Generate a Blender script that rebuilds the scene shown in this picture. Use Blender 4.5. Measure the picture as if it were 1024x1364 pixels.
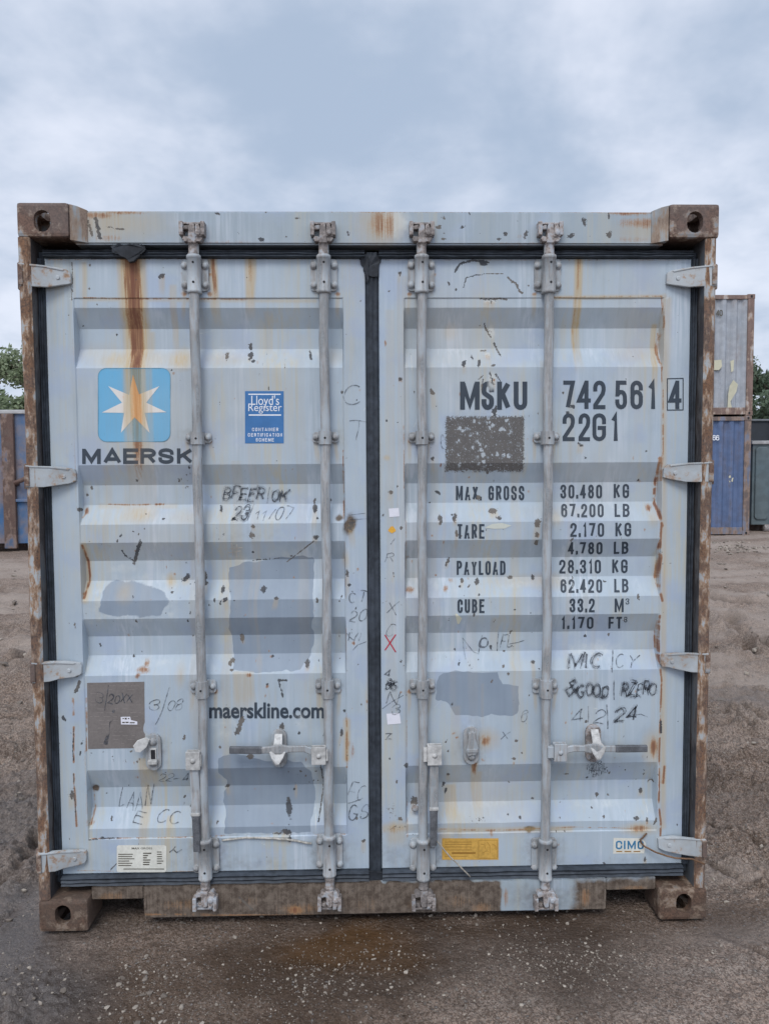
import bpy, bmesh, math, random
import numpy as np
from mathutils import Vector, Matrix, noise as mnoise
for o in list(bpy.data.objects): bpy.data.objects.remove(o)
sc = bpy.context.scene
COL = sc.collection
rad = math.radians
rng = np.random.default_rng(7)
random.seed(7)

# ------------------------------------------------------------------ camera
CAM = np.array([-.0253, -2.7219, 1.6684]); PITCH, YAW, ROLL, FOC = -.0559, .0234, -.0056, 1023.08
cy_, sy_ = math.cos(YAW), math.sin(YAW); cp_, sp_ = math.cos(PITCH), math.sin(PITCH)
FWD = np.array([sy_*cp_, cy_*cp_, sp_]); RT = np.array([cy_, -sy_, 0.]); UP = np.cross(RT, FWD)
c_, s_ = math.cos(ROLL), math.sin(ROLL); RT, UP = RT*c_+UP*s_, -RT*s_+UP*c_
cam = bpy.data.cameras.new('camera'); camo = bpy.data.objects.new('camera', cam); COL.objects.link(camo)
m = Matrix(((RT[0], UP[0], -FWD[0], CAM[0]), (RT[1], UP[1], -FWD[1], CAM[1]), (RT[2], UP[2], -FWD[2], CAM[2]), (0, 0, 0, 1)))
camo.matrix_world = m
cam.sensor_fit = 'VERTICAL'; cam.sensor_height = 36; cam.lens = FOC*36/1364
cam.clip_start = .05; cam.clip_end = 3000
sc.camera = camo
sc.render.resolution_x, sc.render.resolution_y = 768, 1024

# ------------------------------------------------------------------ sky + sun (overcast)
SUN_EL, SUN_AZ = rad(50), rad(196)          # azimuth clockwise from +y: behind the camera, a little to the left
w = bpy.data.worlds.new('World'); sc.world = w; w.use_nodes = True
nt = w.node_tree; nt.nodes.clear()
def N(nt, t, **k):
    n = nt.nodes.new(t)
    for a, b in k.items():
        if a.startswith('i_'):
            key = a[2:]; key = int(key) if key.isdigit() else key
            n.inputs[key].default_value = b
        else: setattr(n, a, b)
    return n
def L(nt, a, b): nt.links.new(a, b)
def math_(nt, op, a, b=None, c=None, clamp=False):
    n = nt.nodes.new('ShaderNodeMath'); n.operation = op; n.use_clamp = clamp
    for i, x in enumerate((a, b, c)):
        if x is None: continue
        if isinstance(x, (int, float)): n.inputs[i].default_value = x
        else: nt.links.new(x, n.inputs[i])
    return n.outputs[0]
def mixc(nt, f, a, b, mode='MIX'):
    n = nt.nodes.new('ShaderNodeMix'); n.data_type = 'RGBA'; n.blend_type = mode
    for i, x in ((0, f), (6, a), (7, b)):
        if isinstance(x, (int, float)): n.inputs[i].default_value = x
        elif isinstance(x, tuple): n.inputs[i].default_value = (*x, 1) if len(x) == 3 else x
        else: nt.links.new(x, n.inputs[i])
    return n.outputs[2]
def sstep(nt, x, a, b):
    n = nt.nodes.new('ShaderNodeMapRange'); n.interpolation_type = 'SMOOTHSTEP'
    n.inputs[1].default_value = a; n.inputs[2].default_value = b
    nt.links.new(x, n.inputs[0]); return n.outputs[0]
out = N(nt, 'ShaderNodeOutputWorld'); bg = N(nt, 'ShaderNodeBackground')
SKYS = .1; bg.inputs[1].default_value = SKYS
sky = N(nt, 'ShaderNodeTexSky'); sky.sky_type = 'NISHITA'; sky.sun_disc = False
sky.sun_elevation = SUN_EL; sky.sun_rotation = SUN_AZ
tc = N(nt, 'ShaderNodeTexCoord'); D = tc.outputs['Generated']
sep = N(nt, 'ShaderNodeSeparateXYZ'); L(nt, D, sep.inputs[0])
zc = math_(nt, 'MAXIMUM', math_(nt, 'ADD', sep.outputs[2], .32), .05)
vd = N(nt, 'ShaderNodeVectorMath', operation='DIVIDE'); cmb = N(nt, 'ShaderNodeCombineXYZ')
for i in range(3): L(nt, zc, cmb.inputs[i])
L(nt, D, vd.inputs[0]); L(nt, cmb.outputs[0], vd.inputs[1])
n1 = N(nt, 'ShaderNodeTexNoise', i_Scale=2.1, i_Detail=5., i_Roughness=.52, i_Distortion=.35); L(nt, vd.outputs[0], n1.inputs[0])
n2 = N(nt, 'ShaderNodeTexNoise', i_Scale=6.5, i_Detail=4., i_Roughness=.5); L(nt, vd.outputs[0], n2.inputs[0])
cl = math_(nt, 'ADD', math_(nt, 'MULTIPLY', n1.outputs[0], .8), math_(nt, 'MULTIPLY', n2.outputs[0], .2))
def skyblob(u, v, r, amp):
    global cl
    d = FWD+RT*(u-512)/FOC-UP*(v-682)/FOC; d /= np.linalg.norm(d)
    vn = N(nt, 'ShaderNodeVectorMath', operation='DISTANCE'); L(nt, D, vn.inputs[0]); vn.inputs[1].default_value = tuple(d)
    g = math_(nt, 'POWER', 2.718, math_(nt, 'MULTIPLY', math_(nt, 'POWER', math_(nt, 'DIVIDE', vn.outputs['Value'], r), 2.), -1.))
    cl = math_(nt, 'ADD', cl, math_(nt, 'MULTIPLY', g, amp))
for b in ((430, 125, .15, -.20), (630, 165, .12, -.13), (300, 160, .07, -.05), (880, 110, .12, -.07), (110, 60, .12, -.06), (140, 240, .14, .07), (850, 20, .12, .08), (700, 30, .1, .05), (480, 60, .06, .06), (960, 250, .12, .04), (330, 330, .3, .03), (20, 440, .12, .03)): skyblob(*b)
n3 = N(nt, 'ShaderNodeTexNoise', i_Scale=13., i_Detail=5., i_Roughness=.6); L(nt, vd.outputs[0], n3.inputs[0]); cl = math_(nt, 'ADD', cl, math_(nt, 'MULTIPLY', math_(nt, 'SUBTRACT', n3.outputs[0], .5), .10))
cf = sstep(nt, cl, .30, .69)
ccol = mixc(nt, cf, (.38, .465, .60), (.71, .755, .865))
ccol2 = mixc(nt, 1., ccol, (1/SKYS,)*3, 'MULTIPLY')
# overcast luminance: brighter overhead and behind the viewer, where the sun sits above the cloud
bh = math_(nt, 'MULTIPLY', sep.outputs[1], -1.)
br = math_(nt, 'ADD', 1., math_(nt, 'MULTIPLY', sstep(nt, bh, -.2, .8), .45))
br = math_(nt, 'ADD', br, math_(nt, 'MULTIPLY', sstep(nt, sep.outputs[2], .5, 1.), .5))
br3 = N(nt, 'ShaderNodeCombineXYZ'); [L(nt, br, br3.inputs[i]) for i in range(3)]
ccol3 = mixc(nt, 1., ccol2, br3.outputs[0], 'MULTIPLY')
fin = mixc(nt, .93, sky.outputs[0], ccol3)
L(nt, fin, bg.inputs[0]); L(nt, bg.outputs[0], out.inputs[0])
sl = bpy.data.lights.new('sun', 'SUN'); sl.energy = 1.25; sl.angle = rad(24); sl.color = (1., .96, .9)
so = bpy.data.objects.new('sun', sl); COL.objects.link(so)
sdir = Vector((math.sin(SUN_AZ)*math.cos(SUN_EL), math.cos(SUN_AZ)*math.cos(SUN_EL), math.sin(SUN_EL)))
so.rotation_euler = sdir.to_track_quat('Z', 'Y').to_euler()
sc.view_settings.view_transform = 'Standard'; sc.view_settings.look = 'None'
sc.view_settings.exposure = .24; sc.view_settings.gamma = 1

# ------------------------------------------------------------------ survey helpers: photo pixel -> point on a real plane
def at(u, v, Y):
    d = FWD+RT*(u-512)/FOC-UP*(v-682)/FOC; t = (Y-CAM[1])/d[1]; p = CAM+d*t
    return float(p[0]), float(p[2])

# ------------------------------------------------------------------ numpy value noise
def vnoise(x, y, seed=0):
    x = np.asarray(x, float); y = np.asarray(y, float)
    xi = np.floor(x).astype(np.int64); yi = np.floor(y).astype(np.int64); fx = x-xi; fy = y-yi
    fx = fx*fx*(3-2*fx); fy = fy*fy*(3-2*fy)
    def h(a, b):
        n = (a*374761393+b*668265263+seed*1442695041) & 0xffffffff
        n = ((n ^ (n >> 13))*1274126177) & 0xffffffff
        return ((n ^ (n >> 16)) & 0xffff)/65535.
    return (h(xi, yi)*(1-fx)+h(xi+1, yi)*fx)*(1-fy)+(h(xi, yi+1)*(1-fx)+h(xi+1, yi+1)*fx)*fy
def fbm(x, y, o=4, seed=0, g=.5):
    r = 0; a = 1; t = 0
    for i in range(o):
        r = r+a*vnoise(x*2**i+i*17.3, y*2**i-i*9.1, seed+i); t += a; a *= g
    return r/t

# ------------------------------------------------------------------ objects
ROOT = {}
def empty(name, loc, label=None, cat=None, group=None):
    o = bpy.data.objects.new(name, None); COL.objects.link(o); o.location = loc; o.empty_display_size = .3
    if label: o['label'] = label; o['category'] = cat
    if group: o['group'] = group
    return o
def wloc(o):
    v = Vector((0, 0, 0))
    while o: v += o.location; o = o.parent
    return v
def link(name, me, mats, parent=None, smooth=False):
    """mesh given in world coordinates -> object; children keep their geometry relative to the parent"""
    if isinstance(me, bmesh.types.BMesh):
        b = me; me = bpy.data.meshes.new(name); b.to_mesh(me); b.free()
    if not isinstance(mats, (list, tuple)): mats = [mats]
    if len(me.materials): me.materials.clear()
    for mm in mats: me.materials.append(mm)
    o = bpy.data.objects.new(name, me); COL.objects.link(o)
    if parent:
        o.parent = parent; me.transform(Matrix.Translation(-wloc(parent)))
    if smooth: me.polygons.foreach_set('use_smooth', [True]*len(me.polygons))
    return o
def tag(o, label, cat, group=None):
    o['label'] = label; o['category'] = cat
    if group: o['group'] = group
    return o
class MB:
    def __init__(s): s.b = bmesh.new(); s.mi = 0
    def _fin(s, faces):
        for f in faces: f.material_index = s.mi
    def box(s, x0, x1, y0, y1, z0, z1, bev=.002, M=None):
        t = bmesh.new(); bmesh.ops.create_cube(t, size=1)
        for v in t.verts: v.co = Vector(((x0+x1)/2+v.co.x*(x1-x0), (y0+y1)/2+v.co.y*(y1-y0), (z0+z1)/2+v.co.z*(z1-z0)))
        if bev: bmesh.ops.bevel(t, geom=t.edges[:], offset=min(bev, .45*min(abs(x1-x0), abs(y1-y0), abs(z1-z0))), segments=2, affect='EDGES', profile=.6)
        return s.merge(t, M)
    def merge(s, t, M=None, smooth=False):
        if M: t.transform(M)
        mp = {}
        for v in t.verts: mp[v] = s.b.verts.new(v.co)
        fs = []
        for f in t.faces:
            try: nf = s.b.faces.new([mp[v] for v in f.verts]); nf.material_index = s.mi; nf.smooth = smooth; fs.append(nf)
            except ValueError: pass
        t.free(); return list(mp.values())
    def lathe(s, org, axis, prof, n=20, smooth=True):
        """prof: (distance along axis, radius)"""
        t = bmesh.new(); rings = []
        ax = Vector(axis).normalized(); q = Vector((0, 0, 1)).rotation_difference(ax)
        for h, r in prof:
            rings.append([t.verts.new(Vector(org)+q@Vector((r*math.cos(2*math.pi*k/n), r*math.sin(2*math.pi*k/n), h))) for k in range(n)])
        for a, b in zip(rings, rings[1:]):
            for k in range(n): t.faces.new((a[k], a[(k+1) % n], b[(k+1) % n], b[k]))
        t.faces.new(rings[0][::-1]); t.faces.new(rings[-1])
        bmesh.ops.recalc_face_normals(t, faces=t.faces[:])
        return s.merge(t, None, smooth)
    def tube(s, pts, r, n=8, smooth=True, flat=None):
        t = bmesh.new(); pts = [Vector(p) for p in pts]; rings = []
        rr = r if isinstance(r, (list, tuple)) else [r]*len(pts)
        for i, p in enumerate(pts):
            d = (pts[min(i+1, len(pts)-1)]-pts[max(i-1, 0)]).normalized()
            a = d.cross(Vector((0, 1, 0)))
            if a.length < .05: a = d.cross(Vector((1, 0, 0)))
            a.normalize(); b2 = d.cross(a)
            rings.append([t.verts.new(p+(a*math.cos(2*math.pi*k/n)+b2*math.sin(2*math.pi*k/n)*(flat or 1))*rr[i]) for k in range(n)])
        for a, b2 in zip(rings, rings[1:]):
            for k in range(n): t.faces.new((a[k], a[(k+1) % n], b2[(k+1) % n], b2[k]))
        t.faces.new(rings[0][::-1]); t.faces.new(rings[-1])
        bmesh.ops.recalc_face_normals(t, faces=t.faces[:])
        return s.merge(t, None, smooth)
    def prism(s, poly, y0, y1, bev=0, shear=None):
        """poly: (x,z) outline, extruded from y0 (front) to y1"""
        t = bmesh.new(); a = [t.verts.new((x, y0, z)) for x, z in poly]; b2 = [t.verts.new((x, y1, z)) for x, z in poly]
        n = len(poly); t.faces.new(a); t.faces.new(b2[::-1])
        for k in range(n): t.faces.new((a[k], b2[k], b2[(k+1) % n], a[(k+1) % n]))
        bmesh.ops.recalc_face_normals(t, faces=t.faces[:])
        if bev:
            fe = [e for e in t.edges if abs(e.verts[0].co.y-y0) < 1e-6 and abs(e.verts[1].co.y-y0) < 1e-6]
            bmesh.ops.bevel(t, geom=fe, offset=bev, segments=2, affect='EDGES', profile=.6)
        if shear:
            for v in t.verts: v.co.y += shear(v.co.x, v.co.z)
        return s.merge(t)
def stadium(cx, cz, hw, hh, n=8):
    """upright stadium outline"""
    p = []
    for k in range(n+1): a = math.pi*k/n; p.append((cx+hw*math.cos(a), cz+hh-hw+hw*math.sin(a)))
    for k in range(n+1): a = math.pi+math.pi*k/n; p.append((cx+hw*math.cos(a), cz-hh+hw+hw*math.sin(a)))
    return p
def rrect(x0, x1, z0, z1, r, n=5):
    p = []
    for cx, cz, a0 in ((x1-r, z1-r, 0), (x0+r, z1-r, 90), (x0+r, z0+r, 180), (x1-r, z0+r, 270)):
        for k in range(n+1): a = rad(a0+90*k/n); p.append((cx+r*math.cos(a), cz+r*math.sin(a)))
    return p

# ------------------------------------------------------------------ materials
def newmat(name):
    mt = bpy.data.materials.new(name); mt.use_nodes = True; t = mt.node_tree; t.nodes.clear()
    o = N(t, 'ShaderNodeOutputMaterial'); p = N(t, 'ShaderNodeBsdfPrincipled'); L(t, p.outputs[0], o.inputs[0])
    p.inputs['Specular IOR Level'].default_value = .35
    return mt, t, p
def coords(t, scale=(1, 1, 1), loc=(0, 0, 0), geo=False):
    mp = N(t, 'ShaderNodeMapping'); mp.inputs['Scale'].default_value = scale; mp.inputs['Location'].default_value = loc
    if geo: L(t, N(t, 'ShaderNodeNewGeometry').outputs['Position'], mp.inputs[0])
    else: L(t, N(t, 'ShaderNodeTexCoord').outputs['Object'], mp.inputs[0])
    return mp.outputs[0]
def noi(t, scale, detail=4., rough=.55, vec=None, dist=0.):
    n = N(t, 'ShaderNodeTexNoise', i_Scale=scale, i_Detail=detail, i_Roughness=rough, i_Distortion=dist)
    L(t, vec if vec else coords(t), n.inputs[0]); return n.outputs[0]
def bump(t, p, h, strength=.3, dist=.002):
    b = N(t, 'ShaderNodeBump', i_Strength=strength, i_Distance=dist); L(t, h, b.inputs['Height']); L(t, b.outputs[0], p.inputs['Normal'])

def weathered(name, paint, rough=.52, micro=1., var=.1, rustk=1., metallic=0., spec=.35, rc=None, stk=.85, age=.0):
    """old paint; the numpy wear fields wa=(rust, stain, chip) wb=(overpaint, grime, faded) say where it has worn"""
    mt, t, p = newmat(name); p.inputs['Specular IOR Level'].default_value = spec
    A = N(t, 'ShaderNodeAttribute', attribute_name='wa'); B = N(t, 'ShaderNodeAttribute', attribute_name='wb')
    sa = N(t, 'ShaderNodeSeparateColor'); L(t, A.outputs['Color'], sa.inputs[0]); sb = N(t, 'ShaderNodeSeparateColor'); L(t, B.outputs['Color'], sb.inputs[0])
    rust, stain, chip = sa.outputs; patch, grime, fade = sb.outputs
    big = noi(t, 3.2, 5, .55); strk = noi(t, 1., 5, .6, coords(t, (46, 20, 2.2))); strf = noi(t, 1., 5, .65, coords(t, (170, 60, 5))); fine = noi(t, 190, 3, .6); mid = noi(t, 38, 4, .6); soft = noi(t, 11, 4, .55, coords(t, (1, 1, .7)))
    c = mixc(t, math_(t, 'MULTIPLY', sstep(t, big, .35, .7), var*2), paint, tuple(x*y for x, y in zip(paint, (1.16, 1.12, 1.06))))
    c = mixc(t, math_(t, 'MULTIPLY', sstep(t, soft, .48, .72), var*2.4), c, tuple(x*y for x, y in zip(paint, (.80, .84, .90))))
    c = mixc(t, math_(t, 'MULTIPLY', sstep(t, strk, .5, .78), var*2.6), c, tuple(x*y for x, y in zip(paint, (.78, .77, .72))))
    c = mixc(t, math_(t, 'MULTIPLY', sstep(t, strk, .42, .25), var*1.6), c, tuple(min(1, x*y) for x, y in zip(paint, (1.2, 1.18, 1.14))))
    if age:
        ag = noi(t, 1., 4, .6, coords(t, (7, 5, 1.1))); ag2 = noi(t, 1., 4, .6, coords(t, (90, 40, 2.6)))
        c = mixc(t, math_(t, 'MULTIPLY', math_(t, 'MULTIPLY', sstep(t, ag, .46, .72), sstep(t, ag2, .35, .65)), age), c, (.50, .455, .33))
        c = mixc(t, math_(t, 'MULTIPLY', math_(t, 'MULTIPLY', sstep(t, ag, .52, .30), sstep(t, ag2, .4, .62)), age*1.1), c, (.55, .60, .66))
        blu = noi(t, 5.5, 4, .6); c = mixc(t, math_(t, 'MULTIPLY', sstep(t, blu, .5, .68), age*.9), c, (.36, .435, .56))
    fd = sstep(t, math_(t, 'ADD', fade, math_(t, 'MULTIPLY', math_(t, 'SUBTRACT', mid, .5), .7)), .25, .8)
    c = mixc(t, math_(t, 'MULTIPLY', fd, .75), c, (.60, .63, .62))
    pt = sstep(t, math_(t, 'ADD', patch, math_(t, 'MULTIPLY', math_(t, 'SUBTRACT', mid, .5), .35)), .42, .52)
    c = mixc(t, math_(t, 'MULTIPLY', pt, math_(t, 'ADD', .72, math_(t, 'MULTIPLY', soft, .4), clamp=True)), c, mixc(t, strk, (.205, .252, .312), (.268, .325, .395)))
    gr = math_(t, 'MULTIPLY', math_(t, 'MULTIPLY', math_(t, 'MULTIPLY', grime, 1.7), sstep(t, math_(t, 'ADD', math_(t, 'MULTIPLY', mid, .6), math_(t, 'MULTIPLY', grime, .5)), .25, .75)), .95, clamp=True)
    c = mixc(t, gr, c, mixc(t, sstep(t, math_(t, 'ADD', math_(t, 'MULTIPLY', noi(t, 42, 7, .75), .75), math_(t, 'MULTIPLY', strf, .25)), .36, .66), (.075, .055, .042), (.205, .165, .132)))
    st = math_(t, 'MULTIPLY', stain, math_(t, 'ADD', .35, math_(t, 'MULTIPLY', strf, 1.2)), clamp=True)
    c = mixc(t, math_(t, 'MULTIPLY', st, stk), c, mixc(t, strf, (.56, .46, .27), (.44, .28, .10)))
    rs = sstep(t, math_(t, 'ADD', math_(t, 'MULTIPLY', rust, 1.15), math_(t, 'MULTIPLY', math_(t, 'SUBTRACT', math_(t, 'ADD', math_(t, 'MULTIPLY', strf, .65), math_(t, 'MULTIPLY', fine, .35)), .5), 1.5)), .34, .95)
    rcs = rc or ((.40, .225, .105), (.165, .058, .036)); rcol = mixc(t, sstep(t, math_(t, 'ADD', math_(t, 'MULTIPLY', rust, .7), math_(t, 'MULTIPLY', math_(t, 'SUBTRACT', strf, .5), 1.3)), .25, .85), rcs[0], rcs[1])
    c = mixc(t, math_(t, 'MULTIPLY', rs, .92*rustk, clamp=True), c, rcol)
    n_ = noi(t, 115, 5, .68)
    cs = sstep(t, math_(t, 'ADD', chip, math_(t, 'MULTIPLY', math_(t, 'SUBTRACT', n_, .5), 2.1)), .49, .57)
    sp_n = noi(t, 62, 2, .5); cs2 = math_(t, 'MULTIPLY', sstep(t, sp_n, .765, .79), micro)
    cs = math_(t, 'MAXIMUM', cs, cs2)
    c = mixc(t, math_(t, 'MULTIPLY', cs, .93), c, mixc(t, sstep(t, soft, .38, .62), (.055, .058, .065), (.15, .13, .11)))
    L(t, c, p.inputs['Base Color'])
    ro = math_(t, 'ADD', rough, math_(t, 'MULTIPLY', math_(t, 'MAXIMUM', rs, cs), .3), clamp=True)
    ro = math_(t, 'ADD', ro, math_(t, 'MULTIPLY', math_(t, 'SUBTRACT', mid, .5), .2))
    L(t, ro, p.inputs['Roughness']); p.inputs['Metallic'].default_value = metallic
    h = math_(t, 'SUBTRACT', math_(t, 'MULTIPLY', fine, .25), math_(t, 'MULTIPLY', cs, .8)); h = math_(t, 'ADD', h, math_(t, 'MULTIPLY', rs, math_(t, 'MULTIPLY', fine, .9)))
    bump(t, p, h, .35, .0012)
    return mt
def rusty(name, paint, rcols=((.06, .026, .014), (.19, .085, .038)), amount=.5, rough=.75, stretch=(30, 30, 9), dirt=.3, dcol=(.16, .13, .11), geo=False, sc_=1., tan=.4, halo=.45):
    """painted steel with the paint flaking to rust"""
    mt, t, p = newmat(name)
    a = noi(t, 1., 6, .62, coords(t, tuple(x*sc_ for x in stretch), geo=geo)); b = noi(t, 5*sc_, 4, .6, coords(t, geo=geo)); f = noi(t, 150*sc_, 3, .6, coords(t, geo=geo))
    k = math_(t, 'ADD', math_(t, 'MULTIPLY', a, .6), math_(t, 'ADD', math_(t, 'MULTIPLY', b, .3), math_(t, 'MULTIPLY', f, .1)))
    m0 = .5+(.5-amount)*.42
    rs = sstep(t, k, m0-.03, m0+.05)
    c = mixc(t, sstep(t, b, .35, .65), paint, tuple(x*.78 for x in paint))
    c = mixc(t, math_(t, 'MULTIPLY', sstep(t, a, .3, .55), tan), c, (.34, .23, .12))
    hl = math_(t, 'MULTIPLY', sstep(t, k, m0-.075, m0-.01), halo); c = mixc(t, hl, c, (.36, .205, .10))
    rc = mixc(t, sstep(t, math_(t, 'ADD', math_(t, 'MULTIPLY', f, .5), math_(t, 'MULTIPLY', a, .5)), .4, .64), rcols[0], rcols[1])
    c = mixc(t, rs, c, rc)
    c = mixc(t, math_(t, 'MULTIPLY', sstep(t, b, .42, .62), dirt), c, dcol)
    L(t, c, p.inputs['Base Color']); p.inputs['Roughness'].default_value = rough
    bump(t, p, math_(t, 'ADD', math_(t, 'MULTIPLY', f, .6), math_(t, 'MULTIPLY', rs, -.8)), .5, .002)
    return mt
def plain(name, col, rough=.6, var=.25, scale=60, geo=False, bmp=.2, metallic=0., spec=.35, col2=None):
    mt, t, p = newmat(name); n = noi(t, scale, 5, .6, coords(t, geo=geo)); n2 = noi(t, scale*.13, 3, .5, coords(t, geo=geo))
    k = math_(t, 'ADD', math_(t, 'MULTIPLY', n, .5), math_(t, 'MULTIPLY', n2, .5))
    c = mixc(t, sstep(t, k, .35, .65), tuple(x*(1-var) for x in col), col2 or tuple(min(1, x*(1+var)) for x in col))
    L(t, c, p.inputs['Base Color']); p.inputs['Roughness'].default_value = rough; p.inputs['Metallic'].default_value = metallic
    p.inputs['Specular IOR Level'].default_value = spec
    bump(t, p, n, bmp, .001); return mt
PAINT = (.402, .474, .537)
M_door = weathered('worn_blue_grey_paint', PAINT, var=.15, age=.72)
M_frame = weathered('worn_frame_paint', (.335, .395, .44), micro=1.5, var=.14, age=.5)
M_blue = weathered('emblem_blue', (.115, .42, .68), micro=.3, var=.03, rustk=.62, rc=((.16, .30, .34), (.11, .15, .14)))
M_white = weathered('emblem_white', (.76, .74, .72), micro=.3, var=.03, rustk=1., rc=((.70, .42, .20), (.55, .25, .085)))
M_ink = weathered('stencil_ink', (.04, .055, .075), micro=1.4, var=.02, rustk=.12, stk=.1)
M_post = rusty('rusted_post', (.40, .43, .45), ((.05, .036, .032), (.22, .118, .066)), .54, stretch=(48, 48, 17.), dirt=.3, dcol=(.15, .13, .125), halo=.75, tan=.25)
M_cast = rusty('rusted_casting', (.30, .315, .33), ((.07, .045, .037), (.19, .115, .085)), .60, stretch=(24, 24, 24), dirt=.45, dcol=(.165, .14, .13), halo=.5, tan=.25)
M_castb = rusty('muddy_rusted_casting', (.22, .20, .185), ((.055, .034, .025), (.15, .09, .062)), .62, stretch=(24, 24, 24), dirt=.5, dcol=(.12, .092, .074), halo=.35, tan=.2)
M_gask = plain('black_rubber', (.044, .053, .066), .6, .4, 40, spec=.3)
M_bar = rusty('dull_galvanised_bar', (.405, .45, .485), ((.15, .15, .15), (.30, .32, .335)), .42, .55, stretch=(75, 75, 9), dirt=.35, dcol=(.28, .30, .31), tan=.10, halo=.22)
M_cam = rusty('dull_forged_steel', (.40, .42, .45), ((.10, .085, .08), (.22, .195, .185)), .5, .6, stretch=(50, 50, 50), dirt=.4, dcol=(.22, .205, .20), tan=.12, halo=.35)
M_hinge = rusty('worn_hinge_paint', (.45, .495, .525), ((.10, .055, .035), (.3, .17, .09)), .30, .55, stretch=(34, 34, 34), dirt=.3, dcol=(.33, .345, .35), tan=.15, halo=.6)
M_grip = plain('dark_grip', (.115, .12, .13), .6, .35, 300, bmp=.5)
M_pale = plain('pale_zinc', (.47, .465, .45), .6, .3, 60)
M_grease = plain('black_grease', (.022, .026, .033), .7, .4, 60, bmp=.6)
M_smudge = bpy.data.materials.new('smudged_ink'); M_smudge.use_nodes = True; t_ = M_smudge.node_tree; _p = t_.nodes['Principled BSDF']; _p.inputs['Base Color'].default_value = (.12, .135, .16, 1); _p.inputs['Roughness'].default_value = .8; _o = t_.nodes['Material Output']
_tr = N(t_, 'ShaderNodeBsdfTransparent'); _mx = N(t_, 'ShaderNodeMixShader'); L(t_, math_(t_, 'MULTIPLY', sstep(t_, noi(t_, 26, 4, .7), .38, .66), .15), _mx.inputs[0]); L(t_, _tr.outputs[0], _mx.inputs[1]); L(t_, _p.outputs[0], _mx.inputs[2]); L(t_, _mx.outputs[0], _o.inputs[0])
M_hole = plain('dark_hole', (.02, .02, .022), .8, .1)
M_side = weathered('worn_side_paint', (.34, .40, .45), micro=1.)
M_lab_w = plain('paper_label', (.68, .67, .60), .6, .1, 90, bmp=.05)
M_lab_y = plain('ochre_label', (.56, .33, .075), .55, .18, 90, bmp=.05)
M_lab_b = plain('blue_label', (.05, .165, .38), .5, .1, 30, bmp=.05)
M_wink = plain('white_ink', (.78, .8, .84), .5, .05, 30, bmp=.02)
M_dink = plain('dark_print', (.09, .08, .06), .6, .1, 30, bmp=.02)
M_yink = plain('ochre_print', (.33, .17, .03), .6, .1, 30, bmp=.02)
M_cink = plain('teal_print', (.05, .20, .36), .6, .15, 30, bmp=.02)
M_pen = plain('marker_pen', (.045, .05, .065), .6, .3, 260, col2=(.14, .16, .19), bmp=.02)
t_ = M_pen.node_tree; _p = [n for n in t_.nodes if n.type == 'BSDF_PRINCIPLED'][0]; _o = [n for n in t_.nodes if n.type == 'OUTPUT_MATERIAL'][0]
_tr = N(t_, 'ShaderNodeBsdfTransparent'); _mx = N(t_, 'ShaderNodeMixShader'); L(t_, math_(t_, 'ADD', .16, math_(t_, 'MULTIPLY', sstep(t_, noi(t_, 60, 4, .7), .38, .62), .52)), _mx.inputs[0]); L(t_, _tr.outputs[0], _mx.inputs[1]); L(t_, _p.outputs[0], _mx.inputs[2]); L(t_, _mx.outputs[0], _o.inputs[0])
M_red = plain('red_pen', (.45, .03, .06), .6, .2, 200, bmp=.02)
M_orange = plain('orange_spot', (.72, .38, .05), .6, .15, 200, bmp=.02)
M_plate = plain('brown_grey_plate', (.185, .165, .155), .55, .12, 130, bmp=.15)
M_platemk = plain('plate_marks', (.255, .225, .21), .55, .1, 130, bmp=.1)
M_wire = plain('rusty_wire', (.16, .09, .05), .7, .4, 150)
M_tape = plain('white_tape', (.74, .74, .80), .5, .04, 60, bmp=.02)
M_stick = plain('pale_stick', (.36, .33, .28), .6, .3, 200)

# ------------------------------------------------------------------ the doors: one shared surface function
YF, YP, DEP = .055, .059, .036
DZ0, DZ1 = .1846, 2.4155; SZ0, SZ1 = .314, 2.278
DOORX = {'l': (-1.152, -.024), 'r': (.0233, 1.146)}
PANX = {'l': (-1.052, -.103), 'r': (.1175, 1.050)}
CORR = [(2.244, 2.176, 2.104, 2.032), (1.688, 1.615, 1.543, 1.474), (1.4085, 1.339, 1.266, 1.197), (1.131, 1.060, .9895, .923), (.5726, .4925, .418, .351)]
PZ = [DZ0-1]; PY = [0.]
for a, b, c, d in CORR[::-1]: PZ += [d, c, b, a]; PY += [0., DEP, DEP, 0.]
PZ += [9.]; PY += [0.]
CREASE = [SZ0, SZ1]+PZ[1:-1]
def surf(x, z):
    x = np.asarray(x, float); z = np.asarray(z, float)
    inp = (((x > PANX['l'][0]) & (x < PANX['l'][1])) | ((x > PANX['r'][0]) & (x < PANX['r'][1]))) & (z > SZ0) & (z < SZ1)
    dent = (fbm(x*5+3, z*5, 3, 5)-.5)*.008
    y = np.where(inp, YP+np.interp(z, PZ, PY)+dent, YF+dent*.4)
    return y
def S(u, v):
    y = YP
    for _ in range(5):
        x, z = at(u, v, y); y = .5*y+.5*float(surf(x, z))
    return x, z
PX = .00272                                     # one photo pixel on the door, in metres

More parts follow.
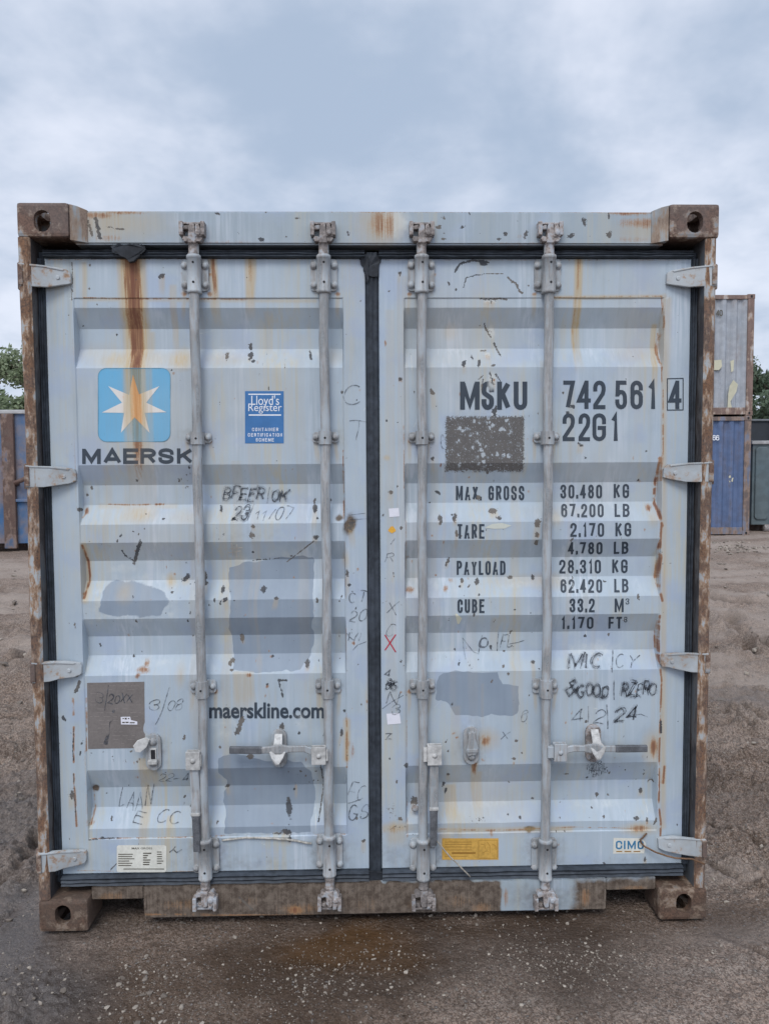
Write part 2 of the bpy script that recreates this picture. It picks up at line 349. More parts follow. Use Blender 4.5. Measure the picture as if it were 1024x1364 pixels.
# ---- wear marks. All are (pixel position on the door) -> metres, then fields in door coordinates
W_ = {k: [] for k in ('rust', 'stain', 'chip', 'patch', 'grime', 'fade')}
def blob(kind, u, v, wu, hv, amp=1., ang=0.):
    x, z = at(u, v, YP); W_[kind].append(('b', x, z, wu*PX/2, hv*PX/2, amp, rad(ang)))
def line(kind, pts, wd, amp=1.):
    for (u0, v0), (u1, v1) in zip(pts, pts[1:]):
        W_[kind].append(('l', *at(u0, v0, YP), *at(u1, v1, YP), wd*PX/2, amp))
def drip(kind, u, v0, v1, wd, amp=1., soft=.5):
    x, z0 = at(u, v0, YP); _, z1 = at(u, v1, YP); W_[kind].append(('d', x, z0, z1, wd*PX/2, amp, soft))
def poly(kind, pts, amp=1., soft=.006):
    W_[kind].append(('p', [at(u, v, YP) for u, v in pts], amp, soft))
def field(kind, x, z):
    r = np.zeros_like(x)
    wob = (fbm(x*9, z*3.5, 3, 31)-.5)
    brk = np.clip(fbm(x*55, z*55, 3, 77)*2.6-.25, 0, 1) if kind == 'rust' else 1.
    wx = (fbm(x*70, z*70, 2, 41)-.5)*.006; wz = (fbm(x*70, z*70, 2, 43)-.5)*.006
    for k in W_[kind]:
        if k[0] == 'b':
            _, cx, cz, a, b, amp, an = k; R = 2.2*max(a, b)
            i = np.nonzero((abs(x-cx) < R) & (abs(z-cz) < R))[0]
            if not len(i): continue
            kk = min(1, max(a, b)/.008); dx, dz = x[i]-cx+wx[i]*kk, z[i]-cz+wz[i]*kk; p = dx*math.cos(an)+dz*math.sin(an); q = -dx*math.sin(an)+dz*math.cos(an)
            d = np.sqrt((p/max(a, .0017))**2+(q/max(b, .0017))**2); f = amp*np.clip(1.3-.8*d, 0, 1)
        elif k[0] == 'l':
            _, x0, z0, x1, z1, h, amp = k; h = max(h, .0017); R = 3*h+.004
            i = np.nonzero((x > min(x0, x1)-R) & (x < max(x0, x1)+R) & (z > min(z0, z1)-R) & (z < max(z0, z1)+R))[0]
            if not len(i): continue
            vx, vz = x1-x0, z1-z0; tt = np.clip(((x[i]-x0)*vx+(z[i]-z0)*vz)/(vx*vx+vz*vz+1e-9), 0, 1)
            d = np.hypot(x[i]-x0-tt*vx, z[i]-z0-tt*vz)/h; f = amp*np.clip(1.3-.7*d, 0, 1)
            if kind == 'rust': f = f*brk[i]
        elif k[0] == 'd':
            _, cx, z0, z1, h, amp, so_ = k
            i = np.nonzero((abs(x-cx) < 2.5*h+.05) & (z < z0+.01) & (z > z1-.05))[0]
            if not len(i): continue
            tt = np.clip((z0-z[i])/(z0-z1), 0, 1); d = abs(x[i]-cx-wob[i]*.05*tt)/h
            f = amp*np.clip((1.25-d)/so_, 0, 1)*np.clip((1-tt)*2.2, 0, 1)*np.clip((z0+.004-z[i])/.006, 0, 1)
        else:
            _, pts, amp, so_ = k; P = np.array(pts)
            i = np.nonzero((x > P[:, 0].min()-.03) & (x < P[:, 0].max()+.03) & (z > P[:, 1].min()-.03) & (z < P[:, 1].max()+.03))[0]
            if not len(i): continue
            xx = x[i]+(fbm(x[i]*30, z[i]*30, 2, 3)-.5)*.02; zz = z[i]+(fbm(x[i]*30, z[i]*30, 2, 8)-.5)*.02
            ins = np.zeros(len(i), bool); dist = np.full(len(i), 9.)
            for (xa, za), (xb, zb) in zip(P, np.roll(P, -1, 0)):
                cr = ((za > zz) != (zb > zz)) & (xx < (xb-xa)*(zz-za)/(zb-za+1e-12)+xa); ins ^= cr
                vx, vz = xb-xa, zb-za; tt = np.clip(((xx-xa)*vx+(zz-za)*vz)/(vx*vx+vz*vz+1e-12), 0, 1)
                dist = np.minimum(dist, np.hypot(xx-xa-tt*vx, zz-za-tt*vz))
            sd = np.where(ins, dist, -dist); f = amp*np.clip(.5+sd/so_*.5, 0, 1)
        r[i] = np.maximum(r[i], f)
    return r
# chips: (u, v, w, h, angle)
for c in ((121,353,3,5,0),(216,368,9,6,20),(332,460,5,10,0),(333,473,7,11,-10),(337,481,5,5,0),(301,473,5,11,0),(413,472,4,14,10),(229,493,3,3,0),(293,679,4,10,5),(418,667,5,8,0),(419,678,6,13,0),
 (422,691,3,4,0),(438,667,5,7,0),(337,701,5,8,0),(336,713,8,8,0),(246,771,13,7,35),(228,790,6,3,0),(270,769,6,13,0),(272,778,6,8,0),(296,786,6,10,-20),(300,799,9,5,15),(286,799,3,7,0),(350,786,9,8,0),(368,797,6,5,0),
 (423,800,4,8,0),(321,852,5,12,0),(307,883,7,9,-30),(308,893,5,4,0),(362,877,4,4,0),(409,886,6,11,0),(175,877,4,4,0),(185,871,3,4,0),(86,956,5,11,20),(376,967,7,9,0),(245,983,4,9,-15),(293,995,4,4,0),(455,975,4,14,0),
 (384,1080,8,24,10),(382,1108,12,8,0),(370,1110,14,3,0),(386,1117,6,8,0),(97,1060,7,10,0),(462,764,5,11,0),(465,779,5,5,0),(301,1052,6,5,0),(287,1117,4,3,0),(137,1116,4,3,0),(120,385,3,3,0),(93,420,2,2,0),(89,445,2,2,0),(112,660,4,4,0),(106,679,4,6,0),(104,900,3,4,0),
 (193,704,3,3,0),(217,691,4,3,0),(185,711,2,3,0),(178,708,2,3,0),(388,742,4,3,0),(420,715,7,5,0),(312,727,3,3,0),(336,736,3,3,0),(180,640,4,4,0),(118,650,3,5,0),(252,623,4,6,0),(175,1001,4,3,0),(183,1015,3,3,0),(110,990,3,4,0),(108,1003,3,5,0),
 (455,522,3,5,0),(475,533,2,3,0),(484,1119,6,5,0),(475,1090,3,5,0),(459,947,3,5,0),(462,1007,3,5,0),(500,790,2,2,0),(356,911,4,3,0),(398,976,3,5,0),(333,1008,9,7,0),
 (618,484,6,9,-15),(638,484,4,11,-10),(629,475,3,7,30),(657,486,7,3,10),(589,293,3,4,0),(532,364,4,6,0),(518,388,3,3,0),(597,378,3,6,20),(607,386,3,4,0),(703,381,3,3,0),
 (575,521,5,9,25),(576,523,8,3,-10),(658,548,8,10,0),(520,656,7,5,0),(584,656,8,4,-40),(586,690,6,9,0),(587,696,4,8,-20),(606,690,5,12,-15),(639,663,6,7,0),(657,681,12,8,10),(665,690,6,5,0),(716,696,8,13,0),(714,712,6,7,0),(534,703,4,5,0),(608,711,4,12,10),(650,630,4,7,-20),(576,611,5,5,0),(581,541,2,3,0),
 (762,542,8,5,0),(755,550,4,5,0),(773,592,10,4,-35),(750,523,4,3,-30),(779,610,3,3,0),(860,601,3,3,0),(761,719,4,7,-30),(765,771,3,3,0),(825,522,2,3,0),
 (597,750,4,14,-20),(681,771,7,5,15),(617,775,5,6,0),(613,782,4,4,0),(637,776,6,9,0),(712,771,5,7,0),(631,819,4,5,0),(655,865,4,6,0),(673,870,3,4,-30),(710,883,6,5,0),(671,888,4,4,0),(677,898,3,5,-20),(714,723,6,8,0),(735,861,3,3,0),(686,812,4,2,0),
 (591,1049,4,8,-15),(595,1058,3,9,-20),(597,1034,6,4,25),(688,987,5,4,0),(684,1011,6,3,0),(712,1069,5,4,0),(693,1090,3,5,0),(677,1087,3,3,0),(695,1003,3,3,0),(596,1001,3,4,0),(594,988,3,3,0),(798,1064,4,7,0),(857,1058,6,8,0),(847,1090,9,5,0),(861,1092,4,6,0),(872,1094,4,10,-20),(858,1144,4,6,0),(804,1149,4,3,0),
 (756,1034,8,3,0),(784,1040,4,3,0),(813,1064,4,3,0),(790,1079,3,3,0),(804,1089,4,4,0),(552,1072,9,11,0),(746,1090,2,3,0),(850,795,5,10,0),(807,776,6,3,0),(815,848,3,6,0),(853,640,4,4,0),(783,850,5,4,0),
 (528,1040,3,6,0),(519,1010,3,4,0),(533,1090,6,5,0),(515,560,3,3,0),(533,505,6,5,0),(529,648,2,3,0),(510,686,3,4,0),(534,880,3,5,0)):
    if c[2]: blob('chip', *c[:4], 1., c[4])
for p, w_ in (([(175,752),(180,738),(187,722)],4.5),([(381,750),(404,732),(424,716)],1.6),([(161,734),(165,742),(173,747)],2.),([(102,921),(107,908)],4.5),([(316,976),(323,958)],7.),([(371,905),(377,928)],2.5),([(372,906),(382,906)],3.),([(140,993),(145,979)],4.5),
 ([(427,1018),(431,1048),(424,1096)],2.),([(606,362),(612,352),(628,347),(641,348),(650,350)],3.),([(617,384),(620,371),(632,367),(650,365),(669,365)],1.4),([(676,370),(688,380),(691,388),(695,391)],3.),([(660,455),(664,464),(668,474)],2.6),([(646,430),(651,440),(656,448)],2.2),
 ([(641,466),(648,465)],2.),([(643,505),(641,520)],2.),([(652,496),(656,510)],2.),([(660,498),(666,508)],1.6),([(637,506),(643,500)],1.6),([(660,540),(659,556)],2.),([(118,1118),(160,1116)],1.4),([(640,398),(650,399),(668,398),(675,399)],2.2),([(170,1145),(168,1155)],1.5),([(148,1158),(160,1146)],1.5)):
    line('chip', p, w_, .85)
blob('grime',466,699,14,26,1.1,-15); blob('grime',452,690,10,8,.9); blob('chip',468,700,9,20,.75,-15); blob('chip',643,351,12,10,.8)
for u, v, a, b in ((655,508,14,26),(658,552,10,14),(652,402,18,8),(656,440,12,20),(650,472,10,10)): blob('fade',u,v,a,b,.8); blob('chip',u,v,a,b,.36)
for u, v, a, b in ((300,470,70,24),(420,470,40,20),(360,690,60,20),(380,670,70,18),(350,760,80,14),(365,885,90,14),(400,960,30,40),(300,970,60,40),(740,690,40,16),(640,745,60,16),(600,870,80,16),(200,885,120,20),(160,760,60,20),(650,1075,90,16),(800,1075,110,18),(700,780,100,14)): blob('fade',u,v,a,b,.42)
blob('chip',521,1078,18,26,.38); blob('chip',528,1102,34,12,.42); blob('stain',528,1102,36,14,.8); blob('chip',640,1093,36,10,.4)
# grey overpainted graffiti and the half rubbed one on the left
poly('patch',[(304,757),(320,752),(345,750),(370,744),(415,742),(418,770),(416,790),(417,850),(411,880),(400,892),(360,897),(310,893),(307,860),(306,830),(305,795)])
poly('patch',[(292,1010),(310,1002),(345,1012),(400,1013),(416,1035),(419,1070),(414,1100),(415,1110),(300,1110),(298,1080),(300,1045),(290,1030)],1.)
poly('patch',[(138,770),(178,772),(222,788),(230,801),(218,823),(150,825),(128,818),(132,795)],.62,.02)
poly('patch',[(582,900),(590,895),(664,894),(668,912),(690,915),(693,940),(687,951),(640,953),(606,951),(594,936),(580,930)])
poly('fade',[(300,735),(424,720),(430,900),(296,905)],.40,.03); poly('fade',[(285,1000),(425,1000),(428,1114),(285,1112)],.36,.03); poly('fade',[(118,760),(240,760),(245,835),(112,835)],.4,.03)
blob('grime',770,830,100,20,.10); blob('fade',790,868,110,36,.5)
# rust streaks below the torn gasket and other drips
drip('rust',165,344,520,4,.75,.8); drip('rust',170,344,560,7,.95,.8); drip('rust',176,344,500,9,1.2,.8); drip('rust',182,344,560,6,.95,.8); drip('rust',186,346,470,4,.7,.8); drip('rust',174,344,440,22,.62,.9); drip('stain',175,344,560,30,1.,.5); drip('stain',176,344,700,34,.95,.5); drip('stain',195,440,720,16,.5); drip('stain',160,350,440,8,.5); drip('rust',180,420,680,17,1.0,.8); drip('rust',176,470,620,8,.6,.6)
drip('rust',283,345,412,7,.72); drip('stain',283,345,440,12,.7); drip('rust',334,343,400,8,.5); drip('stain',334,343,430,14,.85); drip('rust',770,345,412,5,.62); drip('stain',770,345,500,11,.9); drip('stain',766,400,500,4,.9); drip('rust',766,395,480,2.5,.55)
drip('stain',113,350,430,6,.5); drip('stain',231,380,500,9,.45); drip('stain',560,1010,1110,12,.25); drip('stain',190,1010,1160,12,.55); drip('stain',225,1090,1160,8,.4); drip('stain',600,1050,1110,18,.6); drip('stain',636,1030,1112,14,.55); drip('rust',632,1012,1040,7,.8); drip('stain',632,1012,1090,10,.6)
drip('stain',320,895,960,20,.5); drip('stain',332,895,950,12,.5); drip('stain',200,1015,1060,16,.5); drip('stain',875,430,540,8,.75)
blob('stain',175,478,90,24,.65); blob('stain',240,478,30,26,.85); blob('stain',300,478,60,20,.35); blob('stain',440,475,24,22,.35); blob('stain',600,478,120,20,.22); blob('stain',850,470,60,30,.4); blob('stain',185,685,40,24,.7); blob('stain',250,690,60,20,.35); blob('stain',130,470,60,24,.3); blob('stain',575,440,30,60,.25); blob('stain',600,440,24,26,.45); blob('stain',760,682,90,22,.25); blob('stain',560,770,40,20,.3); blob('stain',225,775,10,18,.8); blob('stain',165,790,20,26,.4)
blob('stain',730,775,50,18,.5); blob('stain',695,775,70,14,.35); blob('stain',740,690,20,20,.4); blob('stain',870,690,14,20,.5); blob('stain',240,900,12,26,.4)
blob('rust',190,893,22,10,.75); blob('rust',194,885,8,14,.8); blob('rust',184,900,10,8,.7,20); blob('rust',113,681,6,10,.8); blob('rust',647,987,12,16,.85,-30); blob('rust',640,983,18,6,.6,40); blob('stain',648,985,28,26,.6); blob('rust',643,1012,10,4,.6,-25); blob('rust',594,785,10,10,.7); blob('rust',546,786,14,12,.7); blob('rust',604,977,9,4,.7,35); blob('rust',608,982,6,4,.8); blob('rust',332,899,9,6,.8)
blob('rust',513,457,4,9,.8); blob('rust',533,506,8,7,.65); blob('stain',516,610,8,8,.8); blob('rust',855,641,8,6,.6); blob('rust',866,676,12,12,.8); blob('rust',870,996,10,30,.9); blob('stain',868,996,22,40,.6); blob('rust',850,1103,30,10,.7); blob('stain',850,1104,40,14,.7); blob('rust',122,935,3,30,.6); blob('rust',182,1037,8,6,.6)
blob('rust',716,713,5,8,.7); blob('rust',601,775,9,9,.6,40); blob('rust',470,1000,6,26,.5)
for a in ((200,560,160,160,.22),(330,520,120,150,.16),(620,460,120,140,.2),(580,440,80,120,.2),(800,640,120,120,.14),(200,720,140,60,.2),(640,1070,120,80,.25),(850,460,60,160,.25),(560,780,40,160,.2),(470,400,20,200,.1)): blob('stain',*a)
# rusty panel edges
line('rust',[(880,395),(884,430),(879,470),(882,520),(882,600),(880,640)],2.2,.75); line('rust',[(880,440),(877,470),(881,490)],4.,.9); line('rust',[(878,610),(876,650),(875,670),(879,690),(881,700)],4.,1.); line('rust',[(880,700),(878,735),(880,740),(876,770),(878,785),(881,800)],3.4,.95); line('rust',[(878,820),(876,850),(877,880),(880,905)],3.2,.85); line('rust',[(880,905),(878,960),(877,1010),(877,1040),(876,1070),(879,1095),(878,1120)],3.,.9); line('stain',[(884,395),(882,1100)],6.,.55); line('stain',[(889,400),(886,520)],7.,.5)
line('rust',[(884,1020),(882,1042)],4.,.9); line('chip',[(879,960),(879,975)],3.,.9)
line('rust',[(109,690),(111,685),(114,680)],3.,.7); line('rust',[(110,727),(113,745),(116,770),(113,790),(112,797)],3.4,.95); line('stain',[(112,727),(114,800)],7.,.7); line('rust',[(116,930),(116,1000)],2.6,.7); line('rust',[(114,1000),(117,1100)],1.6,.6); line('rust',[(121,1055),(123,1080),(120,1100)],3.,.7); blob('grime',123,1054,9,9,1.2)
line('rust',[(98,930),(99,945),(99,952)],3.,.85); line('rust',[(99,968),(99,1015)],3.,.85); line('chip',[(99,970),(98,1000),(99,1012)],1.8,.75); line('rust',[(99,1030),(101,1060),(103,1100)],3.,.8); line('chip',[(99,1030),(101,1070),(102,1090)],1.8,.7); blob('chip',97,1058,8,14,.8)
line('rust',[(457,600),(457,640),(458,675)],2.2,.7); line('rust',[(458,655),(458,690)],3.,.9); line('rust',[(459,720),(460,770),(460,800)],2.2,.7); line('rust',[(461,830),(461,905)],1.6,.6); line('rust',[(461,950),(462,985),(462,1000),(462,1022)],2.6,.85); line('stain',[(462,960),(462,1010)],7.,.8); blob('rust',464,990,8,14,.6); blob('stain',461,745,8,20,.5)
line('rust',[(537,555),(538,600),(538,650)],2.,.7); line('rust',[(540,690),(540,760)],2.4,.8); line('rust',[(541,960),(541,1000),(541,1022)],2.,.9); blob('chip',541,1019,6,8,.9); line('rust',[(541,1030),(543,1110)],1.4,.6); line('rust',[(540,800),(541,930)],1.2,.6)
line('rust',[(112,397),(160,398),(250,398),(330,399)],1.8,.8); line('stain',[(112,399),(420,401)],4.,.45); line('stain',[(730,397),(880,395)],4.,.7); line('rust',[(735,396),(880,395)],1.7,.8); line('chip',[(97,350),(97,400)],1.5,.8)
line('rust',[(140,672),(165,673),(215,673)],2.,.75); line('rust',[(187,673),(215,672)],3.,.8); line('stain',[(130,675),(230,675)],6.,.4); line('rust',[(120,747),(250,748)],1.2,.5); line('chip',[(335,748),(370,745)],2.,.7)
line('rust',[(122,1117),(240,1115),(300,1113)],1.8,.8); line('rust',[(585,1104),(640,1106),(700,1105)],2.2,.75); line('rust',[(700,1104),(760,1102),(840,1103)],1.8,.75); line('stain',[(585,1106),(760,1104)],6.,.6); blob('grime',705,1104,16,8,1.); blob('rust',654,1110,8,10,.6); line('rust',[(420,1112),(460,1111)],2.,.7)
# grime low down, at fittings and along bars
for a in ((262,365,44,60,.30),(434,365,44,60,.25),(560,368,42,60,.28),(726,368,42,60,.28),(262,583,44,26,.45),(434,582,44,26,.4),(557,583,44,26,.4),(726,583,40,26,.35),(273,918,48,30,.4),(438,916,46,28,.35),(559,917,44,28,.4),(726,914,40,28,.35),(278,1140,60,70,.45),(440,1138,56,70,.5),(566,1142,60,70,.5),(724,1138,56,70,.45),(205,1000,40,60,.4),(627,992,40,60,.4),(372,998,40,60,.35),(789,992,40,60,.35),(315,1150,160,22,.3),(520,1140,40,40,.3),(200,1150,200,16,.2),(820,1146,120,16,.2)): blob('grime',*a)
blob('rust',246,370,6,40,.35); blob('rust',552,1119,10,14,.3); blob('grime',610,1110,20,30,.3); blob('stain',592,1118,14,30,.6)
blob('grime',325,715,110,20,.2); blob('stain',780,800,10,40,.2)
# random tiny specks, thicker on the lower half
_r = random.Random(11)
_cl = [(_r.uniform(90, 900), _r.uniform(480, 1140), _r.uniform(12, 50)) for _ in range(22)]+[(262, 780, 30), (300, 790, 30), (660, 560, 40), (690, 880, 40), (390, 1090, 30), (110, 1000, 24), (820, 1010, 40), (640, 690, 40)]
for i in range(250):
    u = _r.uniform(66, 916); v = 345+(1160-345)*_r.random()**.75
    if i > 50: q = _r.choice(_cl); u, v = _r.gauss(q[0], q[2]*.6), _r.gauss(q[1], q[2]*.6)
    if not (66 < u < 914 and 350 < v < 1155): continue
    if 484 < u < 508: continue
    k = _r.uniform(1.5, 3.2); blob('chip', u, v, k, k*_r.uniform(.8, 2.6), _r.uniform(.55, .95), _r.uniform(-30, 30))
for c in [c for c in W_['chip'] if c[0] == 'b' and c[3]*c[4] > (2.4*PX)**2 and c[2] < 2.4][::2]:
    W_['rust'].append(('b', c[1], c[2]-c[4]*.5, c[3]*1.35, c[4]*1.3, .42, 0.)); W_['stain'].append(('d', c[1], c[2], c[2]-_r.uniform(.02, .09), c[3]*.8+.002, .4, .6))
for i in range(130):
    u = _r.uniform(110, 880); v = _r.uniform(480, 1150); blob('rust', u, v, _r.uniform(2, 5), _r.uniform(2, 7), _r.uniform(.4, .8))
for i in range(46):
    u = _r.uniform(110, 880); drip('stain', u, _r.uniform(345, 950), _r.uniform(1000, 1160) if i % 3 == 0 else _r.uniform(500, 1100), _r.uniform(4, 14), _r.uniform(.08, .26))
line('rust',[(66,1158),(180,1160),(300,1160),(480,1158)],2.,.6); line('rust',[(515,1157),(650,1154),(905,1150)],2.,.55); line('rust',[(66,346),(300,345),(480,345)],1.6,.6); line('rust',[(508,347),(700,347),(912,347)],1.6,.55); line('rust',[(97,350),(99,500),(103,700)],1.2,.5); line('rust',[(100,282),(300,283),(500,284),(700,284),(880,285)],2.4,.75)
for a in ((246,362),(246,388),(280,362),(280,388),(418,362),(450,388),(545,388),(577,362),(711,388),(742,362),(250,583),(280,584),(420,582),(446,582),(546,583),(570,583),(712,582),(738,583),(258,917),(288,917),(424,916),(452,916),(545,917),(573,917),(712,913),(740,914)): blob('rust', a[0], a[1]+4, 8, 7, .75); drip('stain', a[0], a[1]+4, a[1]+40, 5, .45)
for i in range(46):
    u, v, a_, ln = _r.uniform(110, 880), _r.uniform(400, 1140), _r.uniform(-1.2, 1.2) if i % 2 else _r.gauss(1.57, .3), _r.uniform(6, 34)
    line('chip' if i % 3 else 'fade', [(u, v), (u+ln*.5*math.cos(a_)+1, v+ln*.5*math.sin(a_)), (u+ln*math.cos(a_), v+ln*math.sin(a_))], .9, _r.uniform(.35, .52) if i % 3 else .7)
# header and sill
for a in ((130,290,60,10,.7),(105,305,40,50,.75),(170,286,60,7,.7),(250,282,160,4,.5),(860,300,90,16,.7),(880,310,30,50,.75),(836,286,70,9,.8),(505,300,36,46,.62),(517,302,18,46,.7),(690,318,30,8,.4),(610,324,10,6,.4),(300,325,160,5,.45),(700,327,160,5,.45),(150,320,60,10,.5),(840,322,60,10,.5)): blob('rust',*a)
blob('stain',150,300,120,40,.55); blob('stain',505,303,50,50,.6); blob('stain',850,312,60,24,.45); blob('fade',525,300,40,40,.8)
line('chip',[(121,297),(127,318)],3.,.95); line('chip',[(131,294),(137,321)],4.5,.95); line('chip',[(147,306),(170,309)],2.,.9)
for c in ((292,288,7,5,-30),(397,293,6,4,30),(355,285,3,4,0),(464,314,4,7,0),(382,318,3,3,0),(591,313,3,4,0),(671,314,6,5,0),(663,321,7,5,20),(698,315,6,11,-15),(624,284,2,10,0),(775,298,6,12,20),(758,317,10,5,25),(808,315,7,8,0),(807,290,2,10,0),(637,313,3,3,0),(590,293,4,4,0),(320,313,3,3,0),(590,321,8,4,0),(350,322,8,5,0),(583,306,8,4,0),(615,305,8,3,0)): blob('chip',*c[:4],.95,c[4])
poly('grime',[(120,1170),(666,1168),(668,1230),(120,1235)],.86,.006); poly('grime',[(760,1165),(880,1160),(880,1215),(760,1215)],.86,.035); blob('grime',720,1190,110,44,.42); blob('rust',672,1190,8,30,.6); blob('rust',776,1190,14,30,.6); blob('rust',726,1212,60,8,.6); line('rust',[(670,1213),(780,1207)],3.,.8); line('rust',[(130,1212),(660,1217)],3.,.7)
for a in ((400,1205,80,20,.5),(395,1207,24,14,.9),(560,1200,60,20,.45),(610,1195,60,30,.4),(490,1200,60,30,.35),(250,1200,90,20,.45),(150,1190,50,20,.5),(780,1190,30,20,.3),(840,1178,60,10,.5),(330,1195,60,16,.35),(640,1205,40,20,.5)): blob('rust',*a)
for a in ((280,1205,50,14),(320,1192,40,8),(200,1195,60,8),(520,1205,40,10),(370,1195,60,14),(420,1210,40,10),(470,1195,30,12),(590,1195,50,16),(640,1190,40,16)): blob('fade',*a,.38)
blob('grime',715,1215,80,10,.7); line('chip',[(320,1190),(337,1206)],3.,.8)


def wear(me, world=True):
    """bake the wear fields onto a mesh's vertices (positions in world space)"""
    n = len(me.vertices); co = np.empty(n*3); me.vertices.foreach_get('co', co); co = co.reshape(-1, 3)
    x, z = co[:, 0].copy(), co[:, 2].copy()
    for nm, ks in (('wa', ('rust', 'stain', 'chip')), ('wb', ('patch', 'grime', 'fade'))):
        a = me.color_attributes.new(nm, 'FLOAT_COLOR', 'POINT'); d = np.ones((n, 4), np.float32)
        for i, k in enumerate(ks): d[:, i] = field(k, x, z)
        a.data.foreach_set('color', d.ravel())
def gridmesh(name, xs, zs, yfun, back):
    X, Z = np.meshgrid(xs, zs); nx, nz = len(xs), len(zs); Y = yfun(X, Z)
    V = np.stack([X.ravel(), Y.ravel(), Z.ravel()], 1)
    idx = np.arange(nx*nz).reshape(nz, nx)
    F = np.stack([idx[:-1, :-1].ravel(), idx[:-1, 1:].ravel(), idx[1:, 1:].ravel(), idx[1:, :-1].ravel()], 1)
    ring = np.concatenate([idx[0, :], idx[1:, -1], idx[-1, -2::-1], idx[-2:0, 0]])
    c = V[ring].copy(); n0 = len(V); c1 = c.copy(); c1[:, 1] = back
    V = np.concatenate([V, c1]); k = len(ring); j = np.arange(k); j2 = (j+1) % k
    F2 = np.stack([ring[j2], ring[j], n0+j, n0+j2], 1)
    me = bpy.data.meshes.new(name); me.from_pydata(V.tolist(), [], np.concatenate([F, F2]).tolist()+[list(range(n0+k-1, n0-1, -1))]); me.update()
    return me
def dense(lo, hi, st, extra=()):
    a = list(np.linspace(lo, hi, int((hi-lo)/st)+2))
    for e in extra:
        if lo < e < hi: a = [q for q in a if abs(q-e) > .0016]+[e-.0005, e+.0005] if False else [q for q in a if abs(q-e) > .0016]+[e]
    return np.array(sorted(a))

ctn = empty('shipping_container', (0, 3.029, 0), 'big pale blue container in front, its rust streaked double doors bearing a white star emblem', 'shipping container')
DOOR = {}
for sd in 'lr':
    x0, x1 = DOORX[sd]; p0, p1 = PANX[sd]
    xs = dense(x0, x1, .0042, (p0-.0008, p0+.0008, p1-.0008, p1+.0008)); xs = np.unique(np.concatenate([[x0, x0+.003], xs[1:-1][(xs[1:-1] > x0+.004) & (xs[1:-1] < x1-.004)], [x1-.003, x1]]))
    ex = [e for e in CREASE]+[SZ0-.0012, SZ1+.0012]
    zs = dense(DZ0, DZ1, .0044, ex); zs = np.unique(np.concatenate([[DZ0, DZ0+.003], zs[1:-1][(zs[1:-1] > DZ0+.004) & (zs[1:-1] < DZ1-.004)], [DZ1-.003, DZ1]]))
    def yf(X, Z, x0=x0, x1=x1):
        y = surf(X, Z); e = (X <= x0+1e-6) | (X >= x1-1e-6) | (Z <= DZ0+1e-6) | (Z >= DZ1-1e-6)
        # shallow weld seams along the stiles
        for s_ in ((PANX['l'][0]-.012), (PANX['r'][1]+.010)): y = y+.0022*np.exp(-((X-s_)/.003)**2)*(Z > SZ1)
        return y+np.where(e, .003, 0)
    me = gridmesh('door', xs, zs, yf, .105); wear(me)
    DOOR[sd] = link('door', me, M_door, ctn)
DOOR['l']['label'] = 'left door leaf with the blue star emblem and a rust streak'
DOOR['r']['label'] = 'right door leaf with the stencilled numbers and weights'

# ------------------------------------------------------------------ decals: thin paint / paper laid on the door surface
_ly = [0]
def decal(name, polys, mat, parent, eps=.0010, cut=.03, tris=None, layer=True):
    """polys: list of outlines (x,z); each laid on the door, cut where the steel bends"""
    b = bmesh.new(); lay = b.verts.layers.float.new('e')
    for i, p in enumerate(polys):
        vs = [b.verts.new((x, 0, z)) for x, z in p]
        for v in vs: v[lay] = eps+(i % 9)*.00005 if layer else eps
        try: b.faces.new(vs)
        except ValueError: pass
    return finish_decal(name, b, lay, mat, parent, cut)
def finish_decal(name, b, lay, mat, parent, cut, do_wear=True):
    xs = [v.co.x for v in b.verts]; zs = [v.co.z for v in b.verts]; x0, x1, z0, z1 = min(xs), max(xs), min(zs), max(zs)
    if any(len(f.verts) > 4 for f in b.faces): bmesh.ops.triangulate(b, faces=[f for f in b.faces if len(f.verts) > 4])
    for c in CREASE+[c+.0006 for c in ()]+(list(np.arange(z0+cut, z1, cut)) if cut else []):
        if z0 < c < z1: bmesh.ops.bisect_plane(b, geom=b.verts[:]+b.edges[:]+b.faces[:], plane_co=(0, 0, c), plane_no=(0, 0, 1), dist=1e-6)
    for c in [PANX['l'][0], PANX['l'][1], PANX['r'][0], PANX['r'][1]]+(list(np.arange(x0+cut, x1, cut)) if cut else []):
        if x0 < c < x1: bmesh.ops.bisect_plane(b, geom=b.verts[:]+b.edges[:]+b.faces[:], plane_co=(c, 0, 0), plane_no=(1, 0, 0), dist=1e-6)
    b.verts.ensure_lookup_table()
    X = np.array([v.co.x for v in b.verts]); Z = np.array([v.co.z for v in b.verts]); Y = surf(X, Z)
    for v, y in zip(b.verts, Y): v.co.y = y-v[lay]
    for f in b.faces:
        f.normal_update()
        if f.normal.y > 0: f.normal_flip()
    me = bpy.data.meshes.new(name); b.to_mesh(me); b.free()
    if do_wear: wear(me)
    return link(name, me, mat, parent)

